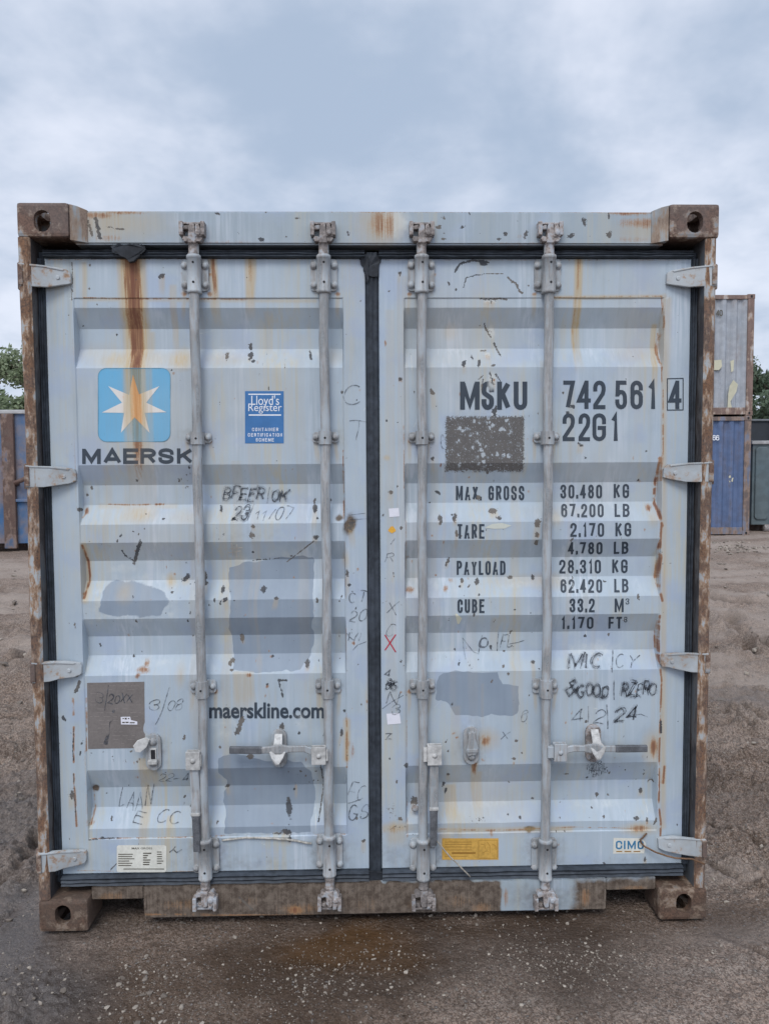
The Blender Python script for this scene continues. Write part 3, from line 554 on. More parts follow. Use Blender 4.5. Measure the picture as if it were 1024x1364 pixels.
# single-stroke letterforms in a unit box
def arc(cx, cy, rx, ry, a0, a1, n=8): return [(cx+rx*math.cos(rad(a0+(a1-a0)*k/n)), cy+ry*math.sin(rad(a0+(a1-a0)*k/n))) for k in range(n+1)]
def glyphs(r=.2):
    R = .5; g = {}
    O = arc(.5, 1-r, R, r, 180, 0)+arc(.5, r, R, r, 0, -180)
    g['O'] = [O+[O[0]]]; g['0'] = g['O']; g['D'] = [[(0, 0), (0, 1), (.5, 1)]+arc(.5, 1-r, R, r, 90, 0)[1:]+arc(.5, r, R, r, 0, -90)+[(0, 0), (0, .1)]]
    g['U'] = [[(0, 1)]+arc(.5, r, R, r, 180, 360)+[(1, 1)]]
    g['C'] = [[(1, .70)]+arc(.5, 1-r, R, r, 0, 180)+arc(.5, r, R, r, 180, 360)+[(1, .32)]]
    g['G'] = [[(1, .70)]+arc(.5, 1-r, R, r, 0, 180)+arc(.5, r, R, r, 180, 360)+[(1, .47), (.52, .47)]]
    g['S'] = [[(1, .74)]+arc(.5, 1-r, R, r, 0, 180)+[(0, .72)]+arc(.3, .70, .3, .14, 180, 250, 4)+arc(.7, .30, .3, .14, 70, 0, 4)+arc(.5, r, R, r, 0, -180)+[(0, .26)]]
    g['M'] = [[(0, 0), (0, 1)], [(.04, 1), (.5, .12), (.96, 1)], [(1, 1), (1, 0)]]; g['K'] = [[(0, 0), (0, 1)], [(1, 1), (.06, .42)], [(.33, .6), (1, 0)]]
    g['A'] = [[(0, 0), (.5, 1), (1, 0)], [(.17, .27), (.83, .27)]]; g['X'] = [[(0, 0), (1, 1)], [(0, 1), (1, 0)]]
    g['E'] = [[(1, 1), (0, 1), (0, 0), (1, 0)], [(0, .52), (.85, .52)]]; g['F'] = [[(1, 1), (0, 1), (0, 0)], [(0, .5), (.85, .5)]]
    g['L'] = [[(0, 1), (0, 0), (1, 0)]]; g['T'] = [[(0, 1), (1, 1)], [(.5, 1), (.5, 0)]]; g['I'] = [[(.5, 0), (.5, 1)]]
    P = [(0, 0), (0, 1), (.5, 1)]+arc(.55, .76, .45, .24, 90, -90)+[(0, .52)]
    g['P'] = [P]; g['R'] = [P, [(.55, .5), (1, 0)]]; g['B'] = [[(0, 0), (0, 1), (.5, 1)]+arc(.5, .77, .45, .23, 90, -90)+[(0, .54)], [(.5, .54)]+arc(.5, .27, .5, .27, 90, -90)+[(0, 0)]]
    g['Y'] = [[(0, 1), (.5, .45), (1, 1)], [(.5, .45), (.5, 0)]]; g['N'] = [[(0, 0), (0, 1), (1, 0), (1, 1)]]; g['H'] = [[(0, 0), (0, 1)], [(1, 0), (1, 1)], [(0, .5), (1, .5)]]
    g['Z'] = [[(0, 1), (1, 1), (0, 0), (1, 0)]]; g['V'] = [[(0, 1), (.5, 0), (1, 1)]]; g['W'] = [[(0, 1), (.25, 0), (.5, .7), (.75, 0), (1, 1)]]
    g['1'] = [[(.1, .78), (.8, 1), (.8, 0)]]; g['7'] = [[(0, 1), (1, 1), (.35, 0)]]; g['4'] = [[(.75, 0), (.75, 1), (.72, 1), (0, .27), (1, .27)]]
    g['2'] = [[(0, .72)]+arc(.5, 1-r, R, r, 180, 0)+[(1, .70), (.9, .55), (0, .08), (0, 0), (1, 0)]]
    g['3'] = [[(0, .75)]+arc(.5, 1-r, R, r, 180, -40)+[(.8, .55), (.45, .53)], [(.45, .53), (.8, .51)]+arc(.5, r, R, r, 40, -180)+[(0, .25)]]
    g['5'] = [[(.95, 1), (.08, 1), (.03, .52)]+arc(.5, .42, .48, .2, 150, 0, 6)+arc(.5, r, R, r, 0, -180)+[(0, .24)]]
    g['6'] = [[(1, .76)]+arc(.5, 1-r, R, r, 0, 180)+arc(.5, r, R, r, 180, 360)+arc(.5, .42, R, r, 0, 180)]
    g['8'] = [arc(.5, .76, .45, .24, -90, 270, 16), arc(.5, .27, .5, .27, 90, 450, 16)]
    g['9'] = [[(p[0], 1-p[1]) for p in [(1-q[0], q[1]) for q in g['6'][0]]]]
    g['/'] = [[(0, 0), (1, 1)]]; g['|'] = [[(.5, -.1), (.5, 1.1)]]; g['-'] = [[(0, .45), (1, .45)]]; g['.'] = [[(.5, -.02), (.5, .14)]]; g[','] = [[(.55, .12), (.35, -.1)]]
    g['&'] = [[(1, .1), (.2, .8), (.5, 1), (.7, .8), (0, .3), (.4, 0), (1, .5)]]; g['~'] = [[(0, .3), (.3, .7), (.6, .35), (1, .7)]]; g['#'] = [[(.3, 0), (.3, 1)], [(.7, 0), (.7, 1)], [(0, .35), (1, .35)], [(0, .65), (1, .65)]]
    return g
lerp_ = lambda a, b, t: a+(b-a)*t
GL = glyphs(.2); GLW = glyphs(.22)
GW = {'1': .62, '.': .22, ',': .25, 'I': .25, ' ': .55, '|': .3, '/': .6, 'M': 1.25, 'L': .85, 'W': 1.3, 'F': .85, 'T': .9}
def strip(pts, wd):
    """closed outlines (quads) of a constant-width stroke along pts"""
    P = [Vector(p) for p in pts]; q = [P[0]]
    for p in P[1:]:
        if (p-q[-1]).length > 1e-5: q.append(p)
    P = q; n = len(P)
    if n < 2: return []
    closed = (P[0]-P[-1]).length < 1e-4 and n > 3
    Lf, Rt = [], []
    for i in range(n):
        if closed and i in (0, n-1): a, b, c = P[n-2], P[0], P[1]
        else: a, b, c = P[max(i-1, 0)], P[i], P[min(i+1, n-1)]
        d0 = (b-a).normalized() if (b-a).length > 1e-9 else (c-b).normalized(); d1 = (c-b).normalized() if (c-b).length > 1e-9 else d0
        n0 = Vector((-d0.y, d0.x)); n1 = Vector((-d1.y, d1.x)); mm = n0+n1
        if mm.length < .3: mm = n0
        mm.normalize(); k = wd/2/max(.45, mm.dot(n0)); Lf.append(b+mm*k); Rt.append(b-mm*k)
    return [[tuple(Lf[i]), tuple(Lf[i+1]), tuple(Rt[i+1]), tuple(Rt[i])] for i in range(n-1)]
def glyph_polys(ch, u0, u1, v0, v1, wpx, gl=None, hw=None):
    """glyph drawn in photo box u0..u1, v0 (top)..v1 (baseline), stroke wpx"""
    gl = gl or GL; h = wpx/2; o = []
    if ch not in gl: return o
    narrow = ch in 'I.|,'
    a0, a1 = (u0, u1) if narrow else (u0+h, u1-h)
    for st in gl[ch]:
        pts = []
        for gx, gy in st: pts.append((a0+(a1-a0)*gx, (v1-h)+(v0-v1+2*h)*gy))
        # extend open ends to the box edge for square terminals
        if len(pts) > 1:
            for e, f in ((0, 1), (-1, -2)):
                d = Vector(pts[e])-Vector(pts[f])
                if d.length > 0 and (abs(d.x) < .2*abs(d.y) or abs(d.y) < .2*abs(d.x)) and (pts[0] != pts[-1]):
                    k = d.normalized()*h*.9; q = Vector(pts[e])+k
                    if v0-1 <= q.y <= v1+1 and u0-1 <= q.x <= u1+1: pts[e] = (q.x, q.y)
        X = [S(u, v) for u, v in pts]
        o += strip(X, wpx*PX)
    return o
def word(txt, u0, u1, v0, v1, wpx, gap=.32, gl=None):
    ws = [GW.get(c, 1.) for c in txt]; tot = sum(ws)+gap*(len(txt)-1); k = (u1-u0)/tot; u = u0; o = []
    for c, w_ in zip(txt, ws):
        if c != ' ': o += glyph_polys(c, u, u+w_*k, v0, v1, wpx, gl)
        u += (w_+gap)*k
    return o
GH = dict(glyphs(.28)); _o = glyphs(.42); GH.update({c: _o[c] for c in 'OUD0'}); GH['C'] = [arc(.5, .5, .5, .5, 50, 310, 12)]; GH['G'] = [arc(.5, .5, .5, .5, 50, 330, 12)+[(.95, .45), (.5, .45)]]
def hand(txt, u0, u1, v0, v1, wpx=1.1, slant=.15, rise=0., jit=.1, gap=.3, seed=1, twice=False):
    """handwriting with a marker: the same letterforms, loose"""
    r = random.Random(seed); ws = [GW.get(c, 1.)*r.uniform(.85, 1.15) for c in txt]; tot = sum(ws)+gap*(len(txt)-1); k = (u1-u0)/tot; u = u0; o = []
    for c, w_ in zip(txt, ws):
        if c != ' ' and c in GH:
            dy = r.uniform(-.08, .08)*(v1-v0); hs = r.uniform(.88, 1.12)
            for rep in range(2 if twice else 1):
                for st in GH[c]:
                    pts = []; q1, q2, q3, q4 = [r.uniform(-jit, jit) for _ in range(4)]; p1, p2 = r.uniform(0, 6), r.uniform(0, 6)
                    ds = []
                    for (ax_, ay_), (bx_, by_) in zip(st, st[1:]): n_ = max(1, int(math.hypot(ax_-bx_, ay_-by_)/.16)); ds += [(lerp_(ax_, bx_, q/n_), lerp_(ay_, by_, q/n_)) for q in range(n_)]
                    ds.append(st[-1])
                    for gx, gy in ds:
                        gx, gy = gx+q1*.5+q3*gy+.05*math.sin(4*gy+p1), gy+q2*.5+q4*gx*.6+.05*math.sin(4*gx+p2)
                        yy = v1+(v0-v1)*gy*hs+dy; uu = u+gx*w_*k+slant*(v1-yy); yy -= rise*(uu-u0)
                        pts.append(S(uu, yy))
                    # densify a little
                    o += strip(pts, wpx*PX*r.uniform(.8, 1.2))
        u += (w_+gap)*k
    return o
def font_polys(txt, box, bold=0., dirx=None):
    """outlines from the built-in font, fitted to the photo box (u0,u1,v_top,v_bottom)"""
    cu = bpy.data.curves.new('t', 'FONT'); cu.body = txt; cu.size = 1; cu.offset = bold; cu.resolution_u = 4
    o = bpy.data.objects.new('t', cu); COL.objects.link(o); dg = bpy.context.evaluated_depsgraph_get(); dg.update()
    me = bpy.data.meshes.new_from_object(o.evaluated_get(dg)); bpy.data.objects.remove(o); bpy.data.curves.remove(cu)
    V = np.array([v.co[:2] for v in me.vertices]); lo, hi = V.min(0), V.max(0); u0, u1, v0, v1 = box
    P = [S(u0+(a-lo[0])/(hi[0]-lo[0])*(u1-u0), v1+(b-lo[1])/(hi[1]-lo[1])*(v0-v1)) for a, b in V]
    r = [[P[i] for i in f.vertices] for f in me.polygons]; bpy.data.meshes.remove(me); return r
def quad(u0, u1, v0, v1): return [S(u0, v1), S(u1, v1), S(u1, v0), S(u0, v0)]
l, r = DOOR['l'], DOOR['r']
# emblem on the left door
_s = .012*PX/.0027
sq = [S(u, v) for u, v in [(u, v) for u, v in rrect(131.3, 227, 490.5, 588.2, 11)]]
EM = decal('emblem_panel', [sq], M_blue, l, .0009, .008)
star = [(177.6,499),(185.7,525.4),(212.7,514.4),(195.2,536.4),(222.3,549.1),(193,550),(199.9,576.6),(179.8,556),(161.5,576.6),(165.9,550),(136.3,549.5),(163,536.4),(144.7,514.4),(172.5,526.1)]
ctr = (179,541); tris = [[S(*star[i]), S(*star[(i+1) % 14]), S(*ctr)] for i in range(14)]
# rust has run over the star: its own stain lies on the white
decal('emblem_star', tris, M_white, l, .0016, .008, layer=False)
decal('emblem_outline', [q for a, b in zip(sq, sq[1:]+sq[:1]) for q in strip([a, b], .002)], plain('emblem_edge', (.12, .29, .40), .6), l, .0013, 0)
mk = []
for ch, u0, u1 in (('M',110,134.5),('A',138,162),('E',164.5,184.5),('R',187.5,208),('S',211.5,231.5),('K',236,257)): mk += glyph_polys(ch, u0, u1, 597.5-(u0-110)*.004, 618.2-(u0-110)*.004, 4.6, GLW)
decal('lettering', mk, M_ink, l, .0010, .02)
decal('lettering', font_polys('maerskline.com', (279, 432, 935.5, 957), .027), M_ink, l, .0010, .03)
# certification label
lb = decal('certification_label', [quad(326.5, 378, 521, 590.5)], M_lab_b, l, .0009, .03)
wl = [quad(331, 374, 524.5, 526), quad(331.5, 374.5, 552, 553.7)]
wl += font_polys("Lloyd's", (335, 372, 526.6, 543.5), .0)+font_polys('Register', (331, 375.5, 537.6, 551), .0)
for tx, a, b, v in (('CONTAINER', 336, 371, 569.8), ('CERTIFICATION', 330.5, 376, 577), ('SCHEME', 341, 365, 583.6)): wl += word(tx, a, b, v, v+4.6, .72, .5)
decal('label_print', wl, M_wink, l, .0014, 0)
# owner's data plate, its riveted edge and pen marks, the torn white tag
def platepoly(name, pts, y0, mat, parent, th=.0015):
    b = MB(); b.prism([S(u, v) for u, v in pts], y0-th, y0); return link(name, b.b, mat, parent)
yp = YP
pl = platepoly('data_plate', [(116.5,909.5),(192.5,908),(194,996),(118,997.5)], YP+.002, M_plate, l, .004)
pk = []
for v in np.arange(913, 990, 5.1):
    rr = random.Random(int(v)); u = 121
    while u < 186:
        k = rr.uniform(3, 12)
        if rr.random() < .5: pk.append(quad(u, min(u+k, 188), v, v+.8))
        u += k+rr.uniform(1, 6)
def flat_decal(name, polys, mat, parent, y):
    b = bmesh.new()
    for i, p in enumerate(polys):
        vs = [b.verts.new((x, y-(i % 9)*.00004, z)) for x, z in p]
        try: f = b.faces.new(vs); f.normal_update(); (f.normal.y > 0) and f.normal_flip()
        except ValueError: pass
    return link(name, b, mat, parent)
flat_decal('plate_print', pk, M_platemk, l, YP-.0025)
flat_decal('plate_scribble', hand('3', 127, 137, 921, 936, 1.1, seed=3)+hand('|', 138, 143, 916, 945, 1.3, seed=4)+hand('2OXX', 145, 176, 925, 936, 1., seed=5, twice=True)+strip([S(143,985),S(146,978),S(147,962),S(152,958)], .003)+[[S(138,991),S(144,992),S(146,978),S(143,977)]]+[[S(152+2.3*math.cos(a), 947+2.3*math.sin(a)) for a in np.linspace(0, 6, 9)]], M_pen, l, YP-.0028)
flat_decal('torn_tag', [[S(161.5,954.5),S(174,954.3),S(175,958.8),S(183.5,961),S(183.5,965),S(162,964.6)]], M_tape, l, YP-.0032)
flat_decal('tag_print', [quad(164,166,956,957.3), quad(167,169.5,955.6,958), quad(171,173,956,957.4), quad(163.5,167,961,962.6), quad(168,172,961,962.6), quad(173.5,180,961.6,963)], M_dink, l, YP-.0038)
# white data sticker at the foot of the left door
decal('paper_sticker', [[S(u, v) for u, v in rrect(156, 222, 1125.6, 1161.6, 3)]], M_lab_w, l, .0009, .03)
pr = font_polys('MAX GROSS', (176, 203, 1128.4, 1131), .01)
for i, v in enumerate((1137, 1140, 1143, 1146, 1149, 1152)):
    rr = random.Random(i+40); pr += [quad(158, 158+rr.uniform(14, 26), v, v+1.1), quad(191, 191+rr.uniform(5, 12), v-1.5, v), quad(209.5, 209.5+rr.uniform(6, 9), v-3, v-1.8)]
pr += [quad(165, 219, 1156.6, 1157.7)]
decal('sticker_print', pr, M_dink, l, .0014, 0)
# right door: codes and weights
tx = []
for ch, u0, u1 in (('M',612.5,638.5),('S',641,657.5),('K',661.7,679.5),('U',683.8,701.8)): tx += glyph_polys(ch, u0, u1, 508, 546, 6.4)
decal('lettering', tx, M_ink, r, .0010, .012); tx = []
for ch, u0, u1 in (('7',749.5,765),('4',768,786.5),('2',789.5,806),('5',818.8,834.5),('6',839,855.5),('1',862,873),('4',889.5,907)): tx += glyph_polys(ch, u0, u1, 507, 545, 5.4)
tx += strip([S(888,504.5), S(909,504), S(909,546), S(888,546.3), S(888,504.5)], .0036)
decal('lettering', tx, M_ink, r, .0010, .012); tx = []
for ch, u0, u1 in (('2',748.8,765),('2',770,785.5),('G',788.5,806.5),('1',813,823)): tx += glyph_polys(ch, u0, u1, 550.5, 587.5, 5.2)
decal('lettering', tx, M_ink, r, .0010, .012)
tx = []
for s_, a, b, v0, v1 in (('MAX. GROSS',607,698,647,666.5),('TARE',609,645,698,717.5),('PAYLOAD',608,673,747,766),('CUBE',609,645,798,816.5),('30.480',746,801.5,645.5,664),('KG',817,837.5,644.5,663.5),('67.200',747,803.5,671,689),('LB',818,838,671,688.5),('2.170',759,804,696.5,715),('KG',819,840,696,714.5),('4.780',756,802,722,738.5),('LB',817,836.5,721.5,738),('28.310',744.5,800,745.5,764),('KG',815,835.5,745,763.5),('62.420',746,801.5,771.5,789.5),('LB',817.5,836.5,771,789),('33.2',758,791.5,797,815.5),('1.170',747,790,821.5,838),('FT',810,828,821.5,837.5)):
    decal('lettering', word(s_, a, b, v0, v1, 2.9, .36), M_ink, r, .0010, .012)
tx = glyph_polys('M', 818, 830, 797, 815.5, 2.8)+glyph_polys('3', 832.5, 837.5, 797, 805, 1.0)
decal('lettering', tx, M_ink, r, .0010, .012); decal('lettering', glyph_polys('3', 830.5, 835, 821.5, 829, 1.0), M_ink, r, .0010, .012)
# residue of a rubbed-off sticker (dark glue, pitted)
def residue_mat():
    mt, t, p = newmat('sticker_residue'); co = coords(t)
    sx = N(t, 'ShaderNodeSeparateXYZ'); L(t, co, sx.inputs[0])
    big = noi(t, 34, 3, .5); fin_ = noi(t, 170, 4, .7); v = N(t, 'ShaderNodeTexVoronoi', i_Scale=46., feature='F1'); wv = N(t, 'ShaderNodeTexNoise', i_Scale=60., i_Detail=3.); L(t, co, wv.inputs[0]); va = N(t, 'ShaderNodeVectorMath', operation='SCALE'); L(t, wv.outputs['Color'], va.inputs[0]); va.inputs['Scale'].default_value = .022; vb = N(t, 'ShaderNodeVectorMath', operation='ADD'); L(t, co, vb.inputs[0]); L(t, va.outputs[0], vb.inputs[1]); L(t, vb.outputs[0], v.inputs['Vector'])
    A = N(t, 'ShaderNodeAttribute', attribute_name='edge').outputs['Fac']
    holes = sstep(t, math_(t, 'ADD', v.outputs['Distance'], math_(t, 'MULTIPLY', math_(t, 'SUBTRACT', fin_, .5), .35)), .40, .30)
    sel = sstep(t, big, .44, .56); holes = math_(t, 'MULTIPLY', holes, sel)
    sp = sstep(t, fin_, .60, .63); holes = math_(t, 'MAXIMUM', holes, sp)
    ed = sstep(t, math_(t, 'ADD', A, math_(t, 'MULTIPLY', math_(t, 'SUBTRACT', fin_, .5), 2.6)), .42, .52)
    k = math_(t, 'MULTIPLY', ed, math_(t, 'SUBTRACT', 1., holes))
    c = mixc(t, k, (.46, .50, .53), mixc(t, big, (.095, .09, .09), (.16, .15, .14)))
    L(t, c, p.inputs['Base Color']); p.inputs['Roughness'].default_value = .8
    tr = N(t, 'ShaderNodeBsdfTransparent'); mx = N(t, 'ShaderNodeMixShader'); o = [n for n in t.nodes if n.type == 'OUTPUT_MATERIAL'][0]
    vis = math_(t, 'MULTIPLY', ed, math_(t, 'MAXIMUM', k, math_(t, 'MULTIPLY', holes, .85)))
    L(t, vis, mx.inputs[0]); L(t, tr.outputs[0], mx.inputs[1]); L(t, p.outputs[0], mx.inputs[2]); L(t, mx.outputs[0], o.inputs[0]); return mt
rs = decal('sticker_residue', [quad(590, 700, 551, 631)], M_ink, r, .0013, .006)
me = rs.data; me.materials.clear(); me.materials.append(residue_mat())
xa, zt = S(594, 555.5); xb, zb = S(695.5, 627); off = wloc(rs)
at_ = me.attributes.new('edge', 'FLOAT', 'POINT'); vals = []
for v in me.vertices:
    x, z = v.co.x+off.x, v.co.z+off.z
    d = min(x-xa, xb-x, z-zb, zt-z); vals.append(max(0., min(1., .5+d/.022)))
at_.data.foreach_set('value', vals)
# ochre label, maker's label, tape and small stickers
decal('ochre_label', [quad(588.5, 663.5, 1116.5, 1145)], M_lab_y, r, .0009, .03)
yl = [quad(601.5, 633, 1134.8, 1137.2)]; yl += strip([S(637,1119), S(637,1143)], .0014)+strip([S(662,1119), S(662,1143)], .0012)+strip([S(637,1119), S(662,1119)], .001)+strip([S(637,1143), S(662,1143)], .001)
for v in (1121, 1124, 1127.5, 1131.5, 1140): yl += [quad(592, 592+(36 if v < 1135 else 30), v, v+.6)]
for a in ((640,1124,646,1130),(648,1121,652,1136),(655,1124,660,1132),(642,1136,650,1134)): yl += strip([S(a[0],a[1]), S((a[0]+a[2])/2+2,(a[1]+a[3])/2-2), S(a[2],a[3])], .0016)
decal('label_print', yl, M_yink, r, .0014, 0)
decal('maker_label', [[S(816.5,1115.8),S(855,1116.5),S(860,1124),S(857,1136.5),S(816,1137)]], M_lab_w, r, .0009, .03)
decal('label_print', glyph_polys('C', 819.5, 828, 1119.5, 1131, 2.2)+glyph_polys('I', 830, 832.6, 1119.5, 1131, 2.3)+glyph_polys('M', 835, 846, 1119.5, 1131, 2.1)+glyph_polys('C', 848.3, 856.5, 1119.5, 1131, 2.2), M_cink, r, .0014, .02)
decal('label_print', [quad(820, 828, 1133.2, 1134.6), quad(831, 840, 1133.2, 1134.6), quad(843, 852, 1133.2, 1134.6)], M_yink, r, .0014, 0)
def scrap(name, pts, mat, d): return decal(name, [[S(u, v) for u, v in pts]], mat, d, .0012, 0)
scrap('tape_scrap', [(517.5,677.5),(531,676.5),(532,687.8),(518.5,688.8)], M_tape, r)
scrap('tape_scrap', [(514.5,950.5),(532,949.5),(534,963.5),(516,965)], M_tape, r)
scrap('tape_scrap', [(606,818),(608,817.2),(615,823.5),(611.5,831),(609,831.5)], plain('cream_scrap', (.66, .65, .52), .6, .05), r)
scrap('tape_scrap', [(645,703),(655,698),(668,696.5),(681,700),(672,704),(658,704.5)], plain('cream_scrap_pale', (.58, .60, .53), .6, .05), r)
scrap('orange_spot', [(522+4.8*math.cos(a)*(1+.2*math.sin(3*a)), 705.5+4.3*math.sin(a)*(1+.15*math.cos(4*a))) for a in np.linspace(0, 6.0, 12)], M_orange, r)
# pen marks
class Ink(list):
    """collects pen strokes word by word; each word becomes its own mesh"""
    def __add__(s, o): s.__iadd__(o); return s
    def __iadd__(s, o):
        if isinstance(o, Ink): s.extend(o)
        else: s.append(o)
        return s
SMUDGE = []
def H(*a, **k):
    k = dict(k, jit=.15); a = list(a)
    if k.get('twice') and (a[3] > 850 or a[3] < 700): SMUDGE.append(hand(*a[:5], 6., *a[6:], **k))
    if len(a) > 5: a[5] *= 1.15
    return Ink([hand(*a, **k)])
pm = H('BFEER', 297, 350, 651, 666, 1.2, .25, seed=1, twice=True)+H('|', 353, 360, 647, 668, 1.2, .15, seed=2)+H('OK', 361, 381, 654, 668, 1.2, .3, seed=3, twice=True)
pm += H('23', 310, 328, 676, 692, 1.2, .35, seed=5, twice=True)+H('/', 330, 337, 672, 693, 1.2, .1, seed=4)+H('11', 338, 352, 681, 693, 1.1, .3, seed=6)+H('/O7', 358, 388, 676, 692, 1.1, .3, seed=7)
pm += H('3', 198, 211, 929, 945, 1.2, .3, seed=8)+H('/', 206, 226, 914, 962, 1.2, 0, seed=9)+H('O8', 222, 241, 932, 946, 1.1, .35, seed=10)+H('22-4', 212, 250, 1031, 1041, 1.3, .3, seed=11)
pm += H('LAAN', 159, 200, 1050, 1076, 1.2, .15, seed=12)+H('E CC', 178, 240, 1080, 1096, 1.2, .35, seed=13)+H('~', 226, 242, 1128, 1138, 1.3, 0, seed=14)
pm += H('C', 461, 487, 520, 544, 1.1, 0, seed=15)+H('T', 463, 489, 560, 586, 1., 0, seed=16)+H('CT', 463, 486, 788, 801, 1.3, .2, seed=17)+H('20', 465, 485, 813, 828, 1.3, .3, seed=18)+H('M', 463, 480, 842, 853, 1.3, .1, seed=19)+strip([S(470,866),S(476,859),S(488,854.5)], .003)
pm += H('FC', 462, 484, 1044, 1064, 1.2, .3, seed=20)+H('-', 464, 480, 1066, 1072, 1.2, 0, rise=.3, seed=21)+H('GS', 463, 487, 1074, 1092, 1.3, .2, seed=22)+strip([S(464,686),S(487,683.5)], .0018)+strip([S(466,692),S(488,691)], .0018)
[decal('pen_writing', q, M_pen, l, .0016, .05) for q in pm]; [decal('pen_smudge', q, M_smudge, l, .0009, .05) for q in SMUDGE]; SMUDGE.clear()
decal('pen_writing', hand('#', 305, 322, 724, 740, 1.3, 0, seed=23), plain('chalk', (.50, .47, .42), .8), l, .0013, .05)
pm = Ink()+strip([S(620,878),S(617,862),S(616,850),S(630,868),S(637,871),S(642,846)], .0032)+H('O', 637, 648, 849, 863, 1.3, .2, seed=30, twice=True)+H('.', 652, 656, 850, 866, 2., 0, seed=31)+H('|', 659, 664, 844, 866, 1.3, .05, seed=32)+H('FL', 666, 682, 844, 862, 1.3, .15, seed=33)+strip([S(677,858),S(688,856),S(698,853)], .003)
pm += H('MIC', 757, 800, 872, 890, 1.5, .1, seed=34, twice=True)+H('|', 812, 817, 868, 892, 1.3, 0, seed=35)+H('CY', 819, 846, 873, 889, 1.4, .2, seed=36)
pm += H('&', 751, 767, 907, 928, 1.5, .2, seed=37, twice=True)+H('GOOD', 768, 808, 912, 928, 1.4, .15, seed=38, twice=True)+H('|', 814, 820, 907, 930, 1.4, 0, seed=39)+H('RZERO', 827, 873, 909, 926, 1.3, .15, seed=40, twice=True)
pm += H('4', 760, 774, 945, 963, 1.5, .1, seed=41)+H('|', 780, 786, 943, 962, 1.5, 0, seed=42)+H('2', 790, 803, 944, 963, 1.4, .2, seed=43)+H('|', 806, 812, 941, 966, 1.5, 0, seed=44)+H('24', 818, 846, 943, 961, 1.5, .2, seed=45, twice=True)+strip([S(846,952),S(853,951),S(862,955)], .0028)
pm += H('MIRR', 781, 800, 1019, 1026, .8, .2, rise=.35, seed=46)+H('HRAARA', 784, 804, 1024, 1031, .8, .2, rise=.35, seed=47)+H('ERDRG', 789, 808, 1029, 1036, .8, .2, rise=.35, seed=48)
pm += H('C', 587, 592, 577, 597, 1., 0, seed=49)+H('6', 693, 700, 946, 961, 1.1, .2, seed=50)+H('X', 666, 676, 974, 984, 1., .3, seed=51)+H('X', 514, 528, 804, 818, 1.2, .3, seed=52)+H('C', 513, 525, 832, 848, 1., .2, seed=53)+H('4', 512, 519, 893, 902, 1.1, .2, seed=54)+H('B5', 513, 527, 906, 918, 1.1, .3, seed=55, twice=True)+H('N', 513, 527, 922, 938, 1.4, .3, seed=56)+strip([S(509,944),S(521,935),S(537,926)], .003)+H('3', 521, 531, 938, 951, 1.3, .2, seed=57)+strip([S(520,725),S(526,717)], .003)+H('Z', 513, 521, 977, 984, 1., 0, seed=58)+H('R', 513, 522, 738, 748, .9, .3, seed=59)
[decal('pen_writing', q, M_pen, r, .0016, .05) for q in pm]; [decal('pen_smudge', q, M_smudge, r, .0009, .05) for q in SMUDGE]
decal('red_pen_cross', strip([S(512.5,845.5),S(527,868.5)], .0042)+strip([S(527,845),S(512.5,866)], .0042), M_red, r, .0016, .05)


def lerp(a, b, t): return a+(b-a)*t
# ------------------------------------------------------------------ container frame
CW, CH, CL = 1.219, 2.591, 6.058
def boolean(base, cutters):
    o = bpy.data.objects.new('b', base); COL.objects.link(o); cs = []
    for c in cutters:
        m2 = bpy.data.meshes.new('c'); c.to_mesh(m2); c.free(); k = bpy.data.objects.new('c', m2); COL.objects.link(k); cs.append(k)
        md = o.modifiers.new('x', 'BOOLEAN'); md.operation = 'DIFFERENCE'; md.solver = 'EXACT'; md.object = k
    dg = bpy.context.evaluated_depsgraph_get(); dg.update(); me = bpy.data.meshes.new_from_object(o.evaluated_get(dg))
    for k in cs: bpy.data.objects.remove(k)
    bpy.data.objects.remove(o); return me
def casting_mesh(ax, az, front):
    """hollow corner casting with oval holes on its three outer faces; ax=-1 left/1 right, az=0 bottom/1 top, front or rear"""
    m_ = MB(); m_.box(0, .178, 0, .162, 0, .118, .013); base = bpy.data.meshes.new('cast'); m_.b.to_mesh(base); m_.b.free()
    def tool(f):
        k = MB(); f(k); bmesh.ops.recalc_face_normals(k.b, faces=k.b.faces[:]); return k.b
    cav = tool(lambda k: k.box(.030, .150, .030, .140, .026, .092, 0))
    hf = tool(lambda k: k.prism(stadium(.088, .054, .0285, .037), -.02, .06))
    def sidehole(k):
        k.prism(stadium(.085, .054, .0255, .034), -.02, .06)
        for v in k.b.verts: v.co = Vector((v.co.y, v.co.x, v.co.z))
    hs = tool(sidehole)
    def tophole(k):
        k.prism(stadium(.089, .085, .032, .055), .07, .14)
        for v in k.b.verts: v.co = Vector((v.co.x, v.co.z, v.co.y))
    ht = tool(tophole)
    me = boolean(base, [cav, hf, hs, ht])
    V = np.array([v.co[:] for v in me.vertices])
    if az == 0: V[:, 2] = .118-V[:, 2]
    else: V[:, 2] += CH-.118
    V[:, 0] = (-CW-.001+V[:, 0]) if ax < 0 else (CW+.001-V[:, 0])
    V[:, 1] = (V[:, 1]-.003) if front else (CL+.003-V[:, 1])
    flip = (az == 0) ^ (ax > 0) ^ (not front)
    me.vertices.foreach_set('co', V.ravel())
    if flip:
        me.flip_normals()
    me.update(); return me
for ax in (-1, 1):
    for az in (0, 1):
        for fr in (True, False): link('corner_casting', casting_mesh(ax, az, fr), M_cast if az else M_castb, ctn)
